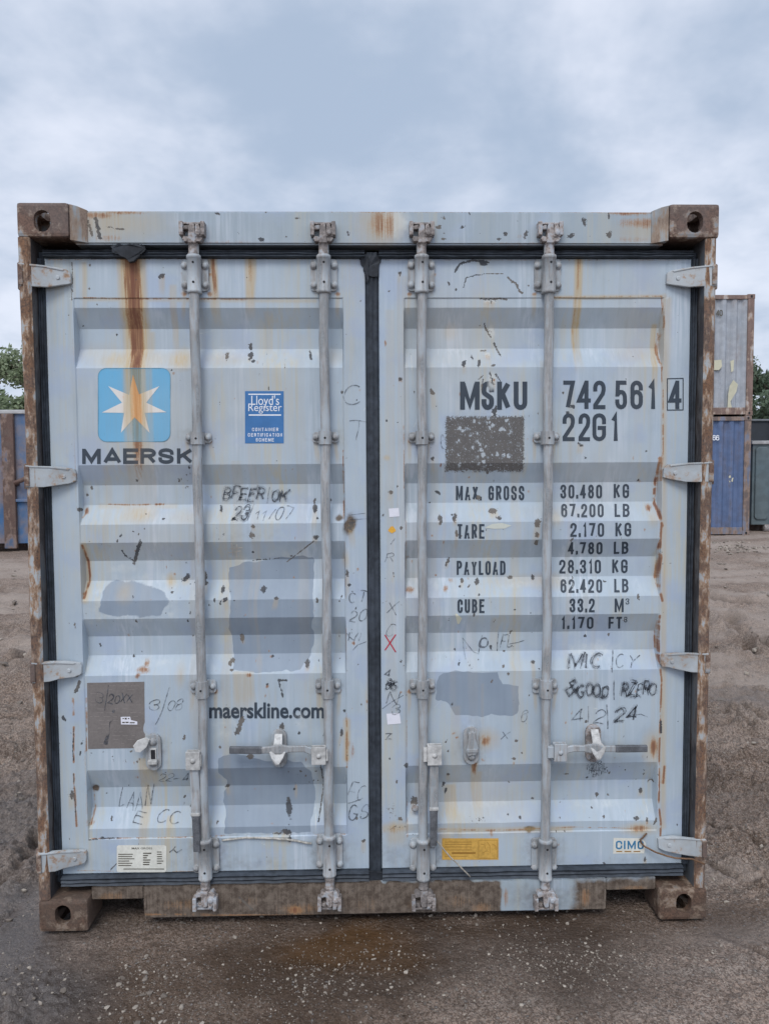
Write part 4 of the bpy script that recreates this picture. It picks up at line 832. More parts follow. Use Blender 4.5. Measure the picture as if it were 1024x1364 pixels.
def dense_box(b, x0, x1, y0, y1, z0, z1, st, bev=.004, M=None):
    t = bmesh.new(); bmesh.ops.create_cube(t, size=1)
    for v in t.verts: v.co = Vector(((x0+x1)/2+v.co.x*(x1-x0), (y0+y1)/2+v.co.y*(y1-y0), (z0+z1)/2+v.co.z*(z1-z0)))
    if bev: bmesh.ops.bevel(t, geom=t.edges[:], offset=bev, segments=2, affect='EDGES')
    for ax, lo, hi in ((0, x0, x1), (2, z0, z1)):
        n = Vector((1, 0, 0)) if ax == 0 else Vector((0, 0, 1))
        for c in np.arange(lo+st, hi-st*.5, st):
            p = Vector((0, 0, 0)); p[ax] = c
            bmesh.ops.bisect_plane(t, geom=t.verts[:]+t.edges[:]+t.faces[:], plane_co=p, plane_no=n, dist=1e-6)
    b.merge(t, M)
# header between the top castings, with the sloped weld webs at its ends
YH = .034; hz0, hz1 = at(300, 325.5, YH)[1], at(512, 281.5, YH)[1]
hb = MB(); dense_box(hb, -1.040, 1.040, YH, .125, hz0, hz1, .0065, .006)
me = bpy.data.meshes.new('header'); hb.b.to_mesh(me); hb.b.free(); wear(me); HEAD = link('header', me, M_frame, ctn)
M_gus = rusty('rusty_gusset', (.37, .405, .43), ((.12, .075, .055), (.29, .215, .165)), .42, stretch=(40, 40, 8))
for s_ in (-1, 1):
    gb = MB(); e = 1.0405*s_; gb.prism([(e, 2.586), (e-.022*s_, hz1+.010), (e-.050*s_, hz1+.001), (e-.050*s_, hz0+.004), (e, hz0+.006)][::s_], YH-.004, .10, .002, lambda x, z: -(YH-.006)*max(0, 1-(1.0405-abs(x))/.045)); link('weld_gusset', gb.b, M_gus, HEAD)
# sill with its two lifting notches
sb = MB(); dense_box(sb, -.852, .856, YH, .135, at(420, 1219, YH)[1], .1465, .0065, .004)
for a, b_ in ((-1.0405, -.8525), (.8565, 1.0405)): dense_box(sb, a, b_, YH, .135, .098, .1465, .0065, .003)
me = bpy.data.meshes.new('sill'); sb.b.to_mesh(me); sb.b.free(); wear(me); SILL = link('sill', me, M_frame, ctn)
nb = MB()
for x in (-.846, .850): nb.box(x-.0045, x+.0045, YH-.003, .118, .058, .099, .001)
me = bpy.data.meshes.new('n'); nb.b.to_mesh(me); nb.b.free(); wear(me); link('notch_edge', me, M_frame, SILL)
# corner posts: outer channel, inner jamb
M_jamb = rusty('grimy_jamb', (.10, .115, .13), ((.03, .028, .03), (.075, .06, .055)), .5, stretch=(20, 20, 6), dirt=.4, dcol=(.05, .055, .065), tan=.05, halo=.1)
def post(s_, y0, y1):
    b = MB(); f = 1 if y0 < 1 else -1
    a, c = (-1.2195, -1.1775) if s_ < 0 else (1.1705, 1.2125)
    t = bmesh.new(); n = 70; zz = np.linspace(.1185, CH-.1185, n); r_ = random.Random(s_+5+int(y0)); rings = []
    for i, z in enumerate(zz):
        k = .0035*math.sin(z*5+s_)+.0025*(mnoise.noise((z*9, s_*4, y0)))
        q = [(a+.002+k*.3, y0+.006+k), (a+.008, y0+k*1.2), (c-.008, y0+k*.9), (c, y0+.007+k*.5), (c, y1), (a, y1)]
        rings.append([t.verts.new((x, y, z)) for x, y in q])
    for p, q in zip(rings, rings[1:]):
        for k in range(6): t.faces.new((p[k], p[(k+1) % 6], q[(k+1) % 6], q[k])).material_index = 1 if k == (3 if s_ < 0 else 5) else 0
    t.faces.new(rings[0][::-1]); t.faces.new(rings[-1]); bmesh.ops.recalc_face_normals(t, faces=t.faces[:])
    o = link('corner_post', t, [M_post, M_jamb], ctn)
    return o
POST = {-1: post(-1, 0, .14), 1: post(1, 0, .14)}
post(-1, CL-.12, CL-.002); post(1, CL-.12, CL-.002)
# door surround behind the gasket: jambs, lintel, threshold and the gaskets themselves
jb = MB()
for a, b_ in ((-1.177, -1.150), (1.146, 1.170)): jb.box(a, b_, .070, .15, .1475, 2.441, .001)
jb.box(-1.149, 1.145, .110, .15, .13, 2.441, 0)
link('door_jamb', jb.b, M_gask, ctn)
def gasket(name, parent, x0, x1, z0, z1, y0, y1, horizontal, seed=0):
    """ribbed rubber lip: cross-section swept along, a bit uneven"""
    t = bmesh.new(); n = 90; rings = []
    prof = [(0, 1), (0, .20), (.10, .02), (.28, .10), (.46, .02), (.64, .11), (.86, .01), (1, .18), (1, 1)]
    for i in range(n+1):
        k = i/n; ring = []
        for a, d in prof:
            w_ = .0022*mnoise.noise((k*24+seed, a*2, seed)); y = y0+(y1-y0)*d+.003*mnoise.noise((k*18, seed+a, 3))
            if horizontal: ring.append(t.verts.new((x0+(x1-x0)*k, y, z0+(z1-z0)*a+w_)))
            else: ring.append(t.verts.new((x0+(x1-x0)*a+w_, y, z0+(z1-z0)*k)))
        rings.append(ring)
    for p, q in zip(rings, rings[1:]):
        for k in range(len(prof)-1): t.faces.new((p[k], p[k+1], q[k+1], q[k]))
        t.faces.new((p[-1], p[0], q[0], q[-1]))
    t.faces.new(rings[0]); t.faces.new(rings[-1][::-1])
    bmesh.ops.recalc_face_normals(t, faces=t.faces[:]); b = MB(); b.merge(t)
    return link(name, b.b, M_gask, parent)
for sd, xa, xb in (('l', -1.150, -.0255), ('r', .0245, 1.144)):
    gasket('door_gasket', DOOR[sd], xa, xb, 2.4165, 2.4415, .030, .108, True, 1+xa)
    gasket('door_gasket', DOOR[sd], xa, xb, .1470, .1838, .030, .108, True, 4+xa)
gasket('door_gasket', DOOR['l'], -1.1768, -1.1528, .185, 2.415, .048, .108, False, 7)
gasket('door_gasket', DOOR['r'], 1.1468, 1.1700, .185, 2.415, .048, .108, False, 9)
gasket('centre_gasket', DOOR['r'], -.0232, .0225, .150, 2.437, .050, .108, False, 12)
# the torn ends of the rubber
def torn(pts, y):
    tb = MB(); r2 = random.Random(int(pts[0][0])); Q = []
    for (a1, b1), (a2, b2) in zip(pts, pts[1:]+pts[:1]): Q += [(lerp(a1, a2, q/4)+r2.uniform(-1.1, 1.1), lerp(b1, b2, q/4)+r2.uniform(-1.1, 1.1)) for q in range(4)]
    tb.prism([at(u, v, y) for u, v in Q], y-.003, y+.012, .001, lambda x, z: .006*mnoise.noise((x*40, z*40, 1))); link('torn_rubber', tb.b, M_grease, DOOR['l'])
torn([(486,338),(492,340),(491,372),(489,379),(487,366),(484,358),(480,350),(479,345)], .050)
torn([(490,340),(509,341),(508,346),(505,352),(504,368),(491,368)], .049)
torn([(148,328),(160,325),(170,326),(182,324),(192,327),(195,332),(190,338),(184,342),(180,347),(173,349),(168,344),(160,340),(150,336)], .028)
torn([(486,1160),(508,1160),(514,1172),(510,1180),(490,1180)], .046)
torn([(120,340),(190,341),(188,344),(122,344)], .050)
# hinges
def hinge(sd, i, vt, vb):
    s_ = -1 if sd == 'l' else 1; b = MB(); zc_ = .5*(at(60 if s_ < 0 else 915, vt, 0)[1]+at(60 if s_ < 0 else 915, vb, 0)[1]); h = .5*(at(60, vt, 0)[1]-at(60, vb, 0)[1])
    xo, xi, xt = (-1.216, -1.160, -1.058) if s_ < 0 else (1.210, 1.152, 1.052)
    y0, y1 = -.006, .046
    sh = lambda x, z: (y1-y0-.004)*(x-xo)/(xt-xo)
    d = -s_
    out = [(xo, h), (xi, h*.98), (xi+d*.05, h*.90), (xt-d*.014, h*.74), (xt-d*.004, h*.62), (xt, h*.4), (xt, -h*.42), (xt-d*.006, -h*.60), (xt-d*.022, -h*.72), (xi+d*.03, -h*.90), (xi, -h*.98), (xo, -h)]
    r_ = random.Random(i*3+s_); out = [(x+r_.uniform(-.0015, .0015), zc_+z+r_.uniform(-.0025, .0025)) for x, z in out]
    b.prism(out, y0, y0+.012, .0025, sh)
    # raised long ribs top and bottom, and the pin boss
    b.prism([(xo+d*.004, zc_+h*1.03), (xi+d*.02, zc_+h*.96), (xt-d*.018, zc_+h*.72), (xt-d*.022, zc_+h*.58), (xi+d*.02, zc_+h*.80), (xo+d*.004, zc_+h*.86)], y0-.003, y0+.008, .0015, sh)
    xb = xi+d*.062; yb = y0+sh(xb, 0); b.lathe((xb, yb+.003, zc_-.002), (0, -1, 0), [(0, .008), (.004, .008), (.005, .006), (.005, .004)], 12)
    o = link('hinge', b.b, M_hinge, DOOR[sd])
    p = MB(); p.lathe((xo-d*.0015, .022, zc_-h*1.22), (0, 0, 1), [(0, .011), (.003, .0135), (h*2.44-.003, .0135), (h*2.44, .011)], 14); p.box(min(xo-d*.003, xo+d*.014), max(xo-d*.003, xo+d*.014), -.009, .05, zc_-h*.93, zc_+h*.96, .004)
    link('hinge_lug', p.b, M_cast, POST[s_])
for i, (a, b_) in enumerate(((351, 381), (620.5, 648.5), (883, 909), (1137, 1163))): hinge('l', i, a, b_)
for i, (a, b_) in enumerate(((353, 381), (615.5, 643), (870.5, 896.5), (1118, 1143))): hinge('r', i, a, b_)
# body behind the doors: corrugated sides and rear wall, roof, rails, floor
def corrugated(name, p0, p1, z0, z1, nrm, n, depth, mat, parent):
    """trapezoid wall from p0 to p1 (x,y) with vertical corrugations; real thickness"""
    p0, p1, nrm = Vector(p0), Vector(p1), Vector(nrm); pts = []; tot = (p1-p0).length; d = (p1-p0).normalized(); st = tot/n
    for i in range(n):
        a = i*st
        for f, k in ((0, 0), (.30, 0), (.5, 1), (.80, 1)): pts.append(p0+d*(a+f*st)-nrm*depth*k)
    pts.append(p1.copy()); t = bmesh.new()
    lo = [t.verts.new((p.x, p.y, z0)) for p in pts]; hi = [t.verts.new((p.x, p.y, z1)) for p in pts]
    lo2 = [t.verts.new((p.x-nrm.x*.003, p.y-nrm.y*.003, z0)) for p in pts]; hi2 = [t.verts.new((p.x-nrm.x*.003, p.y-nrm.y*.003, z1)) for p in pts]
    for i in range(len(pts)-1):
        t.faces.new((lo[i], lo[i+1], hi[i+1], hi[i])); t.faces.new((lo2[i+1], lo2[i], hi2[i], hi2[i+1])); t.faces.new((lo[i+1], lo[i], lo2[i], lo2[i+1])); t.faces.new((hi[i], hi[i+1], hi2[i+1], hi2[i]))
    t.faces.new((lo[0], hi[0], hi2[0], lo2[0])); t.faces.new((lo[-1], lo2[-1], hi2[-1], hi[-1])); bmesh.ops.recalc_face_normals(t, faces=t.faces[:])
    return link(name, t, mat, parent)
corrugated('side_wall', (-1.205, .141), (-1.205, CL-.122), .162, CH-.075, (-1, 0), 21, .036, M_side, ctn)
corrugated('side_wall', (1.205, .141), (1.205, CL-.122), .162, CH-.075, (1, 0), 21, .036, M_side, ctn)
corrugated('rear_wall', (-1.165, CL-.02), (1.165, CL-.02), .162, CH-.075, (0, 1), 9, .036, M_side, ctn)
for s_ in (-1, 1):
    b = MB(); b.box(s_*1.214 if s_ < 0 else 1.154, -1.154 if s_ < 0 else 1.214, .163, CL-.163, CH-.074, CH-.014, .004); link('top_rail', b.b, M_side, ctn)
    b = MB(); b.box(-1.214 if s_ < 0 else 1.164, -1.164 if s_ < 0 else 1.214, .163, CL-.163, .012, .160, .004); link('bottom_rail', b.b, M_side, ctn)
b = MB(); b.box(-1.153, 1.153, .117, CL-.06, CH-.045, CH-.030, .001); link('roof', b.b, M_side, ctn)
b = MB(); b.box(-1.163, 1.163, .122, CL-.03, .130, .158, .001)
for k in range(16): b.box(-1.163, 1.163, .32+k*.36, .37+k*.36, .035, .1295, .001)
link('floor', b.b, M_gask, ctn)


# ------------------------------------------------------------------ locking bars: rod, bearings, clamps, cams, handles
BX = [-.623, -.170, .1745, .6255]; BY = .026; RB = .0172
def dark_holes(b, pts, y, r=.0042):
    for x, z in pts: b.lathe((x, y+.004, z), (0, -1, 0), [(0, r), (.0048, r), (.0050, r*.8)], 10)
def bolt(b, x, y, z, r=.0105, h=.010):
    b.lathe((x, y, z), (0, -1, 0), [(0, r*1.35), (.002, r*1.35), (.0021, r), (h*.7, r*.95), (h, r*.55)], 10)
def vz(i, v): return at({0: 265, 1: 434, 2: 562, 3: 727}[i], v, BY)[1]
for i, x in enumerate(BX):
    sd = 'l' if i < 2 else 'r'; out = -1 if i in (0, 2) else 1
    root = MB(); z0, z1 = vz(i, 1185), vz(i, 326)
    # the rod, slightly bowed
    pts = [(x+.0022*math.sin(k*1.9+i), BY+.001*math.sin(k*2.3+i), z0+(z1-z0)*k/14) for k in range(15)]
    root.tube(pts, RB, 18)
    bar = link('locking_bar', root.b, M_bar, ctn)
    # top and bottom bearings
    for top in (True, False):
        v0, v1 = (340.5, 390.5) if top else (1118, 1171)
        if i == 1 and not top: v0, v1 = 1113, 1166
        za, zb = vz(i, v1), vz(i, v0); b = MB(); off = [.004, .000, .006, 0][i] if not top else 0
        wl_, wr_ = .047, .047
        b.prism(rrect(x-wl_, x+wr_, za+.012, zb-.006, .012, 4), .0455, .0545, .002)
        b.lathe((x, BY, za-.002), (0, 0, 1), [(0, .0215), (.003, .0248), (.010, .0252), (.011, .0238), (.5*(zb-za), .0236), (zb-za-.010, .0238), (zb-za-.009, .0254), (zb-za+.001, .0254), (zb-za+.004, .022)], 24)
        b.box(x-.0236, x+.0236, BY, .047, za, zb-.004, .001)
        for sx in (-1, 1):
            for z in (za+.032, zb-.030): bolt(b, x+sx*.036, .0455, z)
        br = link('bar_bearing', b.b, M_bar, bar); b = MB(); dark_holes(b, [(x+.002, zb-.028), (x+.002, za+.034)], BY-.0236)
        link('grease_hole', b.b, M_hole, bar)
    # two small clamps
    for v0, v1 in ((575, 592), (906, 929)):
        v0 += -1.5 if i else 0; zc2 = vz(i, .5*(v0+v1)); hh = .5*abs(vz(i, v0)-vz(i, v1)); b = MB()
        b.prism(rrect(x-.046, x+.046, zc2-hh*.72, zc2+hh*.82, .010, 4), .0495, .0565, .002)
        t = []
        for k in range(13): a = rad(180+180*k/12); t.append((x+.0225*math.cos(a), BY+.0225*math.sin(a)))
        tm = bmesh.new(); lo = [tm.verts.new((p[0], p[1], zc2-hh)) for p in t]; hi = [tm.verts.new((p[0], p[1], zc2+hh*.9)) for p in t]
        e0 = [tm.verts.new((x+.0225, .0495, z)) for z in (zc2-hh, zc2+hh*.9)]; e1 = [tm.verts.new((x-.0225, .0495, z)) for z in (zc2-hh, zc2+hh*.9)]
        ll = [e1[0]]+lo+[e0[0]]; hl = [e1[1]]+hi+[e0[1]]
        for k in range(len(ll)-1): tm.faces.new((ll[k], ll[k+1], hl[k+1], hl[k]))
        tm.faces.new(ll[::-1]); tm.faces.new(hl); bmesh.ops.recalc_face_normals(tm, faces=tm.faces[:]); b.merge(tm)
        for sx in (-1, 1): bolt(b, x+sx*.034, .0495, zc2+.002, .0095, .011)
        link('bar_clamp', b.b, M_bar, bar); b = MB(); dark_holes(b, [(x, zc2-.002)], BY-.0222, .004); link('clamp_hole', b.b, M_hole, bar)
    # cams and the keepers they bite on
    for top in (True, False):
        s_ = 1 if top else -1; c = MB(); zt = vz(i, 300) if top else vz(i, 1204); zn = vz(i, 326) if top else vz(i, 1183)
        c.lathe((x, BY-.004, min(zn, vz(i, 341) if top else vz(i, 1170))), (0, 0, 1), [(0, .0175), (.006, .0185), (.010, .0165), (.034, .0165), (.040, .0185), (.046, .017)], 18)
        cy = .012
        c.prism([(x-.014, zn), (x+.014, zn), (x+.012, zn+s_*.018), (x+.009, zt-s_*.004), (x+.004, zt), (x-.006, zt), (x-.011, zt-s_*.01), (x-.013, zn+s_*.018)][::s_], cy-.012, BY+.012, .003)
        c.prism([(x-.034, zn+s_*.014), (x-.028, zn+s_*.006), (x+.028, zn+s_*.005), (x+.036, zn+s_*.016), (x+.030, zn+s_*.026), (x+.012, zn+s_*.022), (x-.012, zn+s_*.022), (x-.030, zn+s_*.025)][::s_], cy-.008, BY+.008, .003)
        k2 = .004*(i % 2)
        c.prism([(x+.010, zn+s_*.020), (x+.034, zn+s_*.022), (x+.040, zn+s_*.036), (x+.030, zn+s_*.050), (x+.024, zn+s_*(.064+k2)), (x+.012, zn+s_*(.066+k2))][::s_], cy-.012, .036, .004)
        c.prism([(x-.012, zn+s_*.050), (x-.034, zn+s_*.048), (x-.036, zn+s_*.060), (x-.012, zn+s_*.066)][::s_], cy, .036, .003)
        c.lathe((x+.022, cy-.010, zn+s_*.034), (0, -1, 0), [(0, .010), (.005, .010), (.007, .006)], 10)
        link('cam_head', c.b, M_cam, bar)
        k = MB()
        for sx in (-1, 1):
            k.box(x+sx*.037-.007, x+sx*.037+.007, -.002, .036, min(zn+s_*.026, zn+s_*.074), max(zn+s_*.026, zn+s_*.074), .003)
        k.box(x-.043, x+.043, +.010, .036, min(zn+s_*.066, zn+s_*.073), max(zn+s_*.066, zn+s_*.073), .002)
        link('cam_keeper', k.b, M_cam, HEAD if top else SILL)
    # handle hub: a folded clevis welded to the rod
    hubv = {0: (997, 1021), 1: (991, 1014), 2: (989, 1015), 3: (987, 1010)}[i]; za, zb = vz(i, hubv[1]), vz(i, hubv[0])
    hu = {0: (248, 267), 1: (415, 434), 2: (569, 588), 3: (737, 754)}[i]; xa, xb = at(hu[0], 1000, 0)[0], at(hu[1], 1000, 0)[0]
    b = MB(); b.box(xa, xb, -.010, -.002, za, zb, .002); b.box(xa, xb, .012, .018, za, zb, .002)
    e = xb if i < 2 else xa; b.box(min(e, x+0), max(e, x), -.006, .022, za+.012, zb-.012, .002)
    e2 = (xa-.002, xa+.004) if i < 2 else (xb-.004, xb+.002); b.box(min(e, e2[0])-.0 if False else (xb-.006 if i < 2 else xa), (xb if i < 2 else xa+.006), -.0095, .0175, za+.003, zb-.003, .001)
    bolt(b, .5*(xa+xb), -.010, .5*(za+zb), .007, .005)
    link('handle_hub', b.b, M_pale if i in (0, 1, 2) else M_bar, bar)
    b = MB(); hy = .005; xm = .5*(xa+xb); zm = .5*(za+zb)
    def flatbar(b, P, hw, th):
        """flat bar through P=(x,y,z): half widths in the door plane, thickness along y"""
        n = len(P); t = bmesh.new(); R_ = []
        for k in range(n):
            p = Vector(P[k]); d = (Vector(P[min(k+1, n-1)])-Vector(P[max(k-1, 0)])); d.y = 0; d.normalize(); q = Vector((-d.z, 0, d.x)); h, tt = hw[k], th[k]
            R_.append([t.verts.new(p+q*h*a+Vector((0, tt*c2, 0))) for a, c2 in ((-1, -.6), (-.75, -1), (.75, -1), (1, -.6), (1, .6), (.75, 1), (-.75, 1), (-1, .6))])
        for p, q in zip(R_, R_[1:]):
            for k in range(8): t.faces.new((p[k], p[(k+1) % 8], q[(k+1) % 8], q[k]))
        t.faces.new(R_[0]); t.faces.new(R_[-1][::-1]); bmesh.ops.recalc_face_normals(t, faces=t.faces[:]); b.merge(t)
    if i in (0, 2):      # hanging straight down
        vend = 1130 if i == 0 else 1122; ve = vz(i, vend); vm = vz(i, 1085 if i == 0 else 1078); dx = .006 if i == 0 else -.004
        flatbar(b, [(xm, hy, zm), (xm+dx*.2, hy, zm-.05), (xm+dx*.5, hy+.006, zm-.12), (xm+dx*.6, hy, vm+.012)], [.0155, .0155, .0165, .016], [.0055, .0055, .006, .006]); link('door_handle', b.b, M_bar, bar)
        b = MB(); flatbar(b, [(xm+dx*.6, hy, vm+.0118), (xm+dx*.7, hy, vm-.004), (xm+dx, hy+.002, ve)], [.016, .0135, .0125], [.007, .0085, .0085]); link('handle_grip', b.b, M_grip, bar)
        b = MB(); b.box(xm-.017+dx*.6, xm+.017+dx*.6, hy-.009, hy+.008, vm+.006, vm+.018, .003); link('grip_collar', b.b, M_pale, bar)
    else:
        ue = 306 if i == 1 else 861; um = 349 if i == 1 else 819; ve1 = 999 if i == 1 else 997; xe, ze = at(ue, ve1, 0); xg, zg = at(um, ve1+.4, 0)
        d = -1 if i == 1 else 1; uc = 372 if i == 1 else 789; xc, zc3 = at(uc, ve1+.5, 0)
        flatbar(b, [(xm, hy, zm+.002), (xm+d*.05, hy, zg+.002), (xc-d*.035, hy-.004, zg+.003), (xc-d*.012, hy-.010, zg+.004), (xc+d*.012, hy-.010, zg+.004), (xc+d*.03, hy-.006, zg+.002), (xg, hy-.004, zg)], [.013, .012, .011, .017, .017, .012, .011], [.006, .006, .006, .0045, .0045, .006, .007]); link('door_handle', b.b, M_bar, bar)
        b = MB(); flatbar(b, [(xg, hy-.004, zg), (xg+d*.01, hy-.004, zg), (xe, hy-.004, ze)], [.0115, .0125, .0120], [.0085, .009, .0085]); link('handle_grip', b.b, M_grip, bar)
# handle catches on the door panels
def catch(sd, u, vt, vb, flap, mat):
    xc, zt = at(u, vt, YP); _, zb = at(u, vb, YP); b = MB(); zc2 = .5*(zt+zb)
    b.prism(stadium(xc, zc2, .0285, .5*(zt-zb)), .0475, .0605, .003)
    bolt(b, xc, .0475, zt-.030, .0115, .012); bolt(b, xc, .0475, zb+.030, .0115, .012)
    o = link('handle_catch', b.b, mat, DOOR[sd])
    b = MB(); zz = zt-.03
    if flap == 'down':       # hasp closed over the handle
        b.prism([(xc-.014, zz+.016), (xc+.014, zz+.016), (xc+.016, zz-.022), (xc+.029, zz-.036), (xc+.020, zz-.056), (xc+.006, zz-.078), (xc-.006, zz-.078), (xc-.020, zz-.056), (xc-.029, zz-.036), (xc-.016, zz-.022)], -.018, -.012, .003, lambda x, z: max(0, (z-(zz-.045))*.85))
        b.lathe((xc, .036, zz), (0, -1, 0), [(0, .010), (.012, .010), (.015, .006)], 12)
    elif flap == 'left':     # swung aside
        b.prism([(xc-.006, zz+.016), (xc-.020, zz+.024), (xc-.050, zz+.014), (xc-.064, zz-.004), (xc-.056, zz-.026), (xc-.040, zz-.030), (xc-.018, zz-.012)], .028, .034, .002, lambda x, z: (x-xc)*.15)
        b.prism(rrect(xc-.012, xc+.012, zc2-.03, zc2+.016, .003), .044, .050, .001)
        b.box(xc-.017, xc+.017, .030, .046, zb+.028, zb+.044, .003)
    else:                    # dangling inside the plate
        b.prism([(xc-.011, zz+.014), (xc+.011, zz+.014), (xc+.014, zz-.012), (xc+.024, zz-.042), (xc+.016, zz-.068), (xc-.014, zz-.074), (xc-.024, zz-.056), (xc-.014, zz-.030)], .030, .036, .003)
        b.box(xc-.020, xc+.022, .026, .044, zb+.052, zb+.066, .003)
    link('catch_flap', b.b, M_pale if flap != 'swung' else M_bar, DOOR[sd])
    if flap == 'left':
        b = MB(); b.prism(rrect(xc-.008, xc+.008, zc2-.024, zc2+.010, .002), .0435, .0445); link('catch_slot', b.b, M_hole, DOOR[sd])
catch('l', 205, 976, 1025, 'left', M_bar); catch('l', 372, 970, 1021, 'down', M_bar); catch('r', 627, 967, 1017, 'swung', M_bar); catch('r', 789, 964, 1014, 'down', M_cam)
b = MB(); x, z = S(552, 1072); b.lathe((x, YP, z), (0, -1, 0), [(0, .013), (.003, .013), (.006, .008)], 12); link('rivet', b.b, M_cam, DOOR['r'])
# loose wires caught on the fittings
def wire(name, pts, rr, mat, label, cat, n=6):
    P = [Vector((*at(u, v, y), 0)) for u, v, y in pts]; P = [Vector((p.x, y, p.y)) for p, (_, _, y) in zip(P, pts)]
    Q = []
    for a, b_ in zip(P, P[1:]):
        for k in range(5): Q.append(a.lerp(b_, k/5)+Vector((random.uniform(-1, 1), random.uniform(-1, 1), random.uniform(-1, 1)))*rr*.25)
    Q.append(P[-1]); b = MB(); base = P[-1]; b.tube(Q, rr, n); o = link(name, b.b, mat); o.location = base; o.data.transform(Matrix.Translation(-base)); return tag(o, label, cat)
wire('wire', [(861,1110,.050),(852,1119,.044),(856,1126,.040),(874,1136,.030),(898,1143,-.006),(922,1144.5,-.014),(938,1151,-.012)], .0034, M_wire, 'rusty bent wire hooked across the lowest right hinge beside the maker label', 'wire')
wire('stick', [(580,1118.5,.016),(600,1142,.012),(626,1168,.012)], .0026, M_stick, 'thin pale stick leaning diagonally in front of the ochre label', 'stick')
wire('cable', [(296,1119,.050),(318,1116.5,.051),(342,1115.5,.050),(380,1118,.049),(415,1123.5,.046)], .0042, plain('grey_cable', (.40, .38, .34), .6, .4, 120), 'thin grey cable along the bottom seam of the left door, between its two bars', 'cable')


# ------------------------------------------------------------------ ground: one sheet from under the container to the horizon
def axis(lo, f0, f1, hi, st, gr):
    a = list(np.arange(f0, f1, st)); s = st; x = f0
    L_ = []
    while x > lo: s *= gr; x -= s; L_.append(x)
    s = st; x = a[-1]; R2 = []
    while x < hi: s *= gr; x += s; R2.append(x)
    return np.array(L_[::-1]+a+R2)
gx = axis(-900, -1.8, 2.0, 900, .0062, 1.016); gy = axis(-60, -.62, .9, 1500, .0062, 1.011)
X, Y = np.meshgrid(gx, gy)
dist = np.hypot(X, Y)
def ridged(x, y, s): return 1-abs(2*fbm(x, y, 3, s)-1)
def gpt(u, v):
    d = FWD+RT*(u-512)/FOC-UP*(v-682)/FOC; p = CAM-d*CAM[2]/d[2]; return p[0], p[1]
# wheel ruts and scrapes in the mud: (course, half width, depth)
RUTS = [([(968,829),(990,845),(1032,870)],.10,.075),([(972,871),(990,869),(1004,876)],.05,.05),([(952,956),(975,962),(1002,974)],.035,.045),([(984,953),(1010,961),(1040,966)],.035,.045),([(940,1014),(975,1009),(1040,1001)],.035,.05),([(938,1029),(980,1028),(1040,1030)],.03,.045),([(938,1046),(975,1048),(1040,1056)],.04,.06),([(945,1052),(1000,1060),(1040,1066)],.03,.04),([(940,800),(980,806),(1040,803)],.10,.05),([(940,920),(980,917),(1030,925)],.05,.035),([(945,1100),(985,1118),(1040,1140)],.02,.022),([(940,1150),(985,1175),(1040,1196)],.018,.02),([(950,1240),(1000,1262),(1050,1290)],.016,.018),
 ([(-10,788),(20,793),(46,790)],.09,.05),([(-10,852),(20,846),(50,850)],.06,.05),([(-10,888),(15,884),(44,872)],.05,.045),([(-10,960),(20,955),(52,962)],.04,.04),([(-10,1010),(30,1022),(60,1018)],.03,.035),([(-5,1180),(20,1165),(52,1120)],.03,.035),([(-10,1230),(25,1205),(56,1170)],.03,.035)]
RUTS = [([gpt(*q) for q in P], a, b) for P, a, b in RUTS]
def ruts(X, Y, mask=False):
    h = np.zeros_like(X)
    for P, wd, dp in RUTS:
        xs_ = [q[0] for q in P]; ys_ = [q[1] for q in P]; m_ = (X > min(xs_)-4*wd) & (X < max(xs_)+4*wd) & (Y > min(ys_)-4*wd) & (Y < max(ys_)+4*wd)
        if not m_.any(): continue
        x, y = X[m_], Y[m_]; wv = (fbm(x/wd*.6, y/wd*.6, 3, 91)-.5)*wd*1.6; d = np.full(x.shape, 9.)
        for (xa, ya), (xb, yb) in zip(P, P[1:]):
            vx, vy = xb-xa, yb-ya; tt = np.clip(((x-xa)*vx+(y-ya)*vy)/(vx*vx+vy*vy), 0, 1); d = np.minimum(d, np.hypot(x-xa-tt*vx, y-ya-tt*vy))
        d = abs(d+wv); k = np.clip(fbm(x/wd*.35, y/wd*.35, 3, 95)*2-.3, .25, 1)
        if mask: h[m_] = np.maximum(h[m_], np.clip(k*1.6, 0, 1)*np.exp(-(d/(.75*wd))**2)); continue
        h[m_] += k*dp*2.2*(.5*np.exp(-((d-1.7*wd)/(.7*wd))**2)-np.exp(-(d/(.8*wd))**2))
    return h
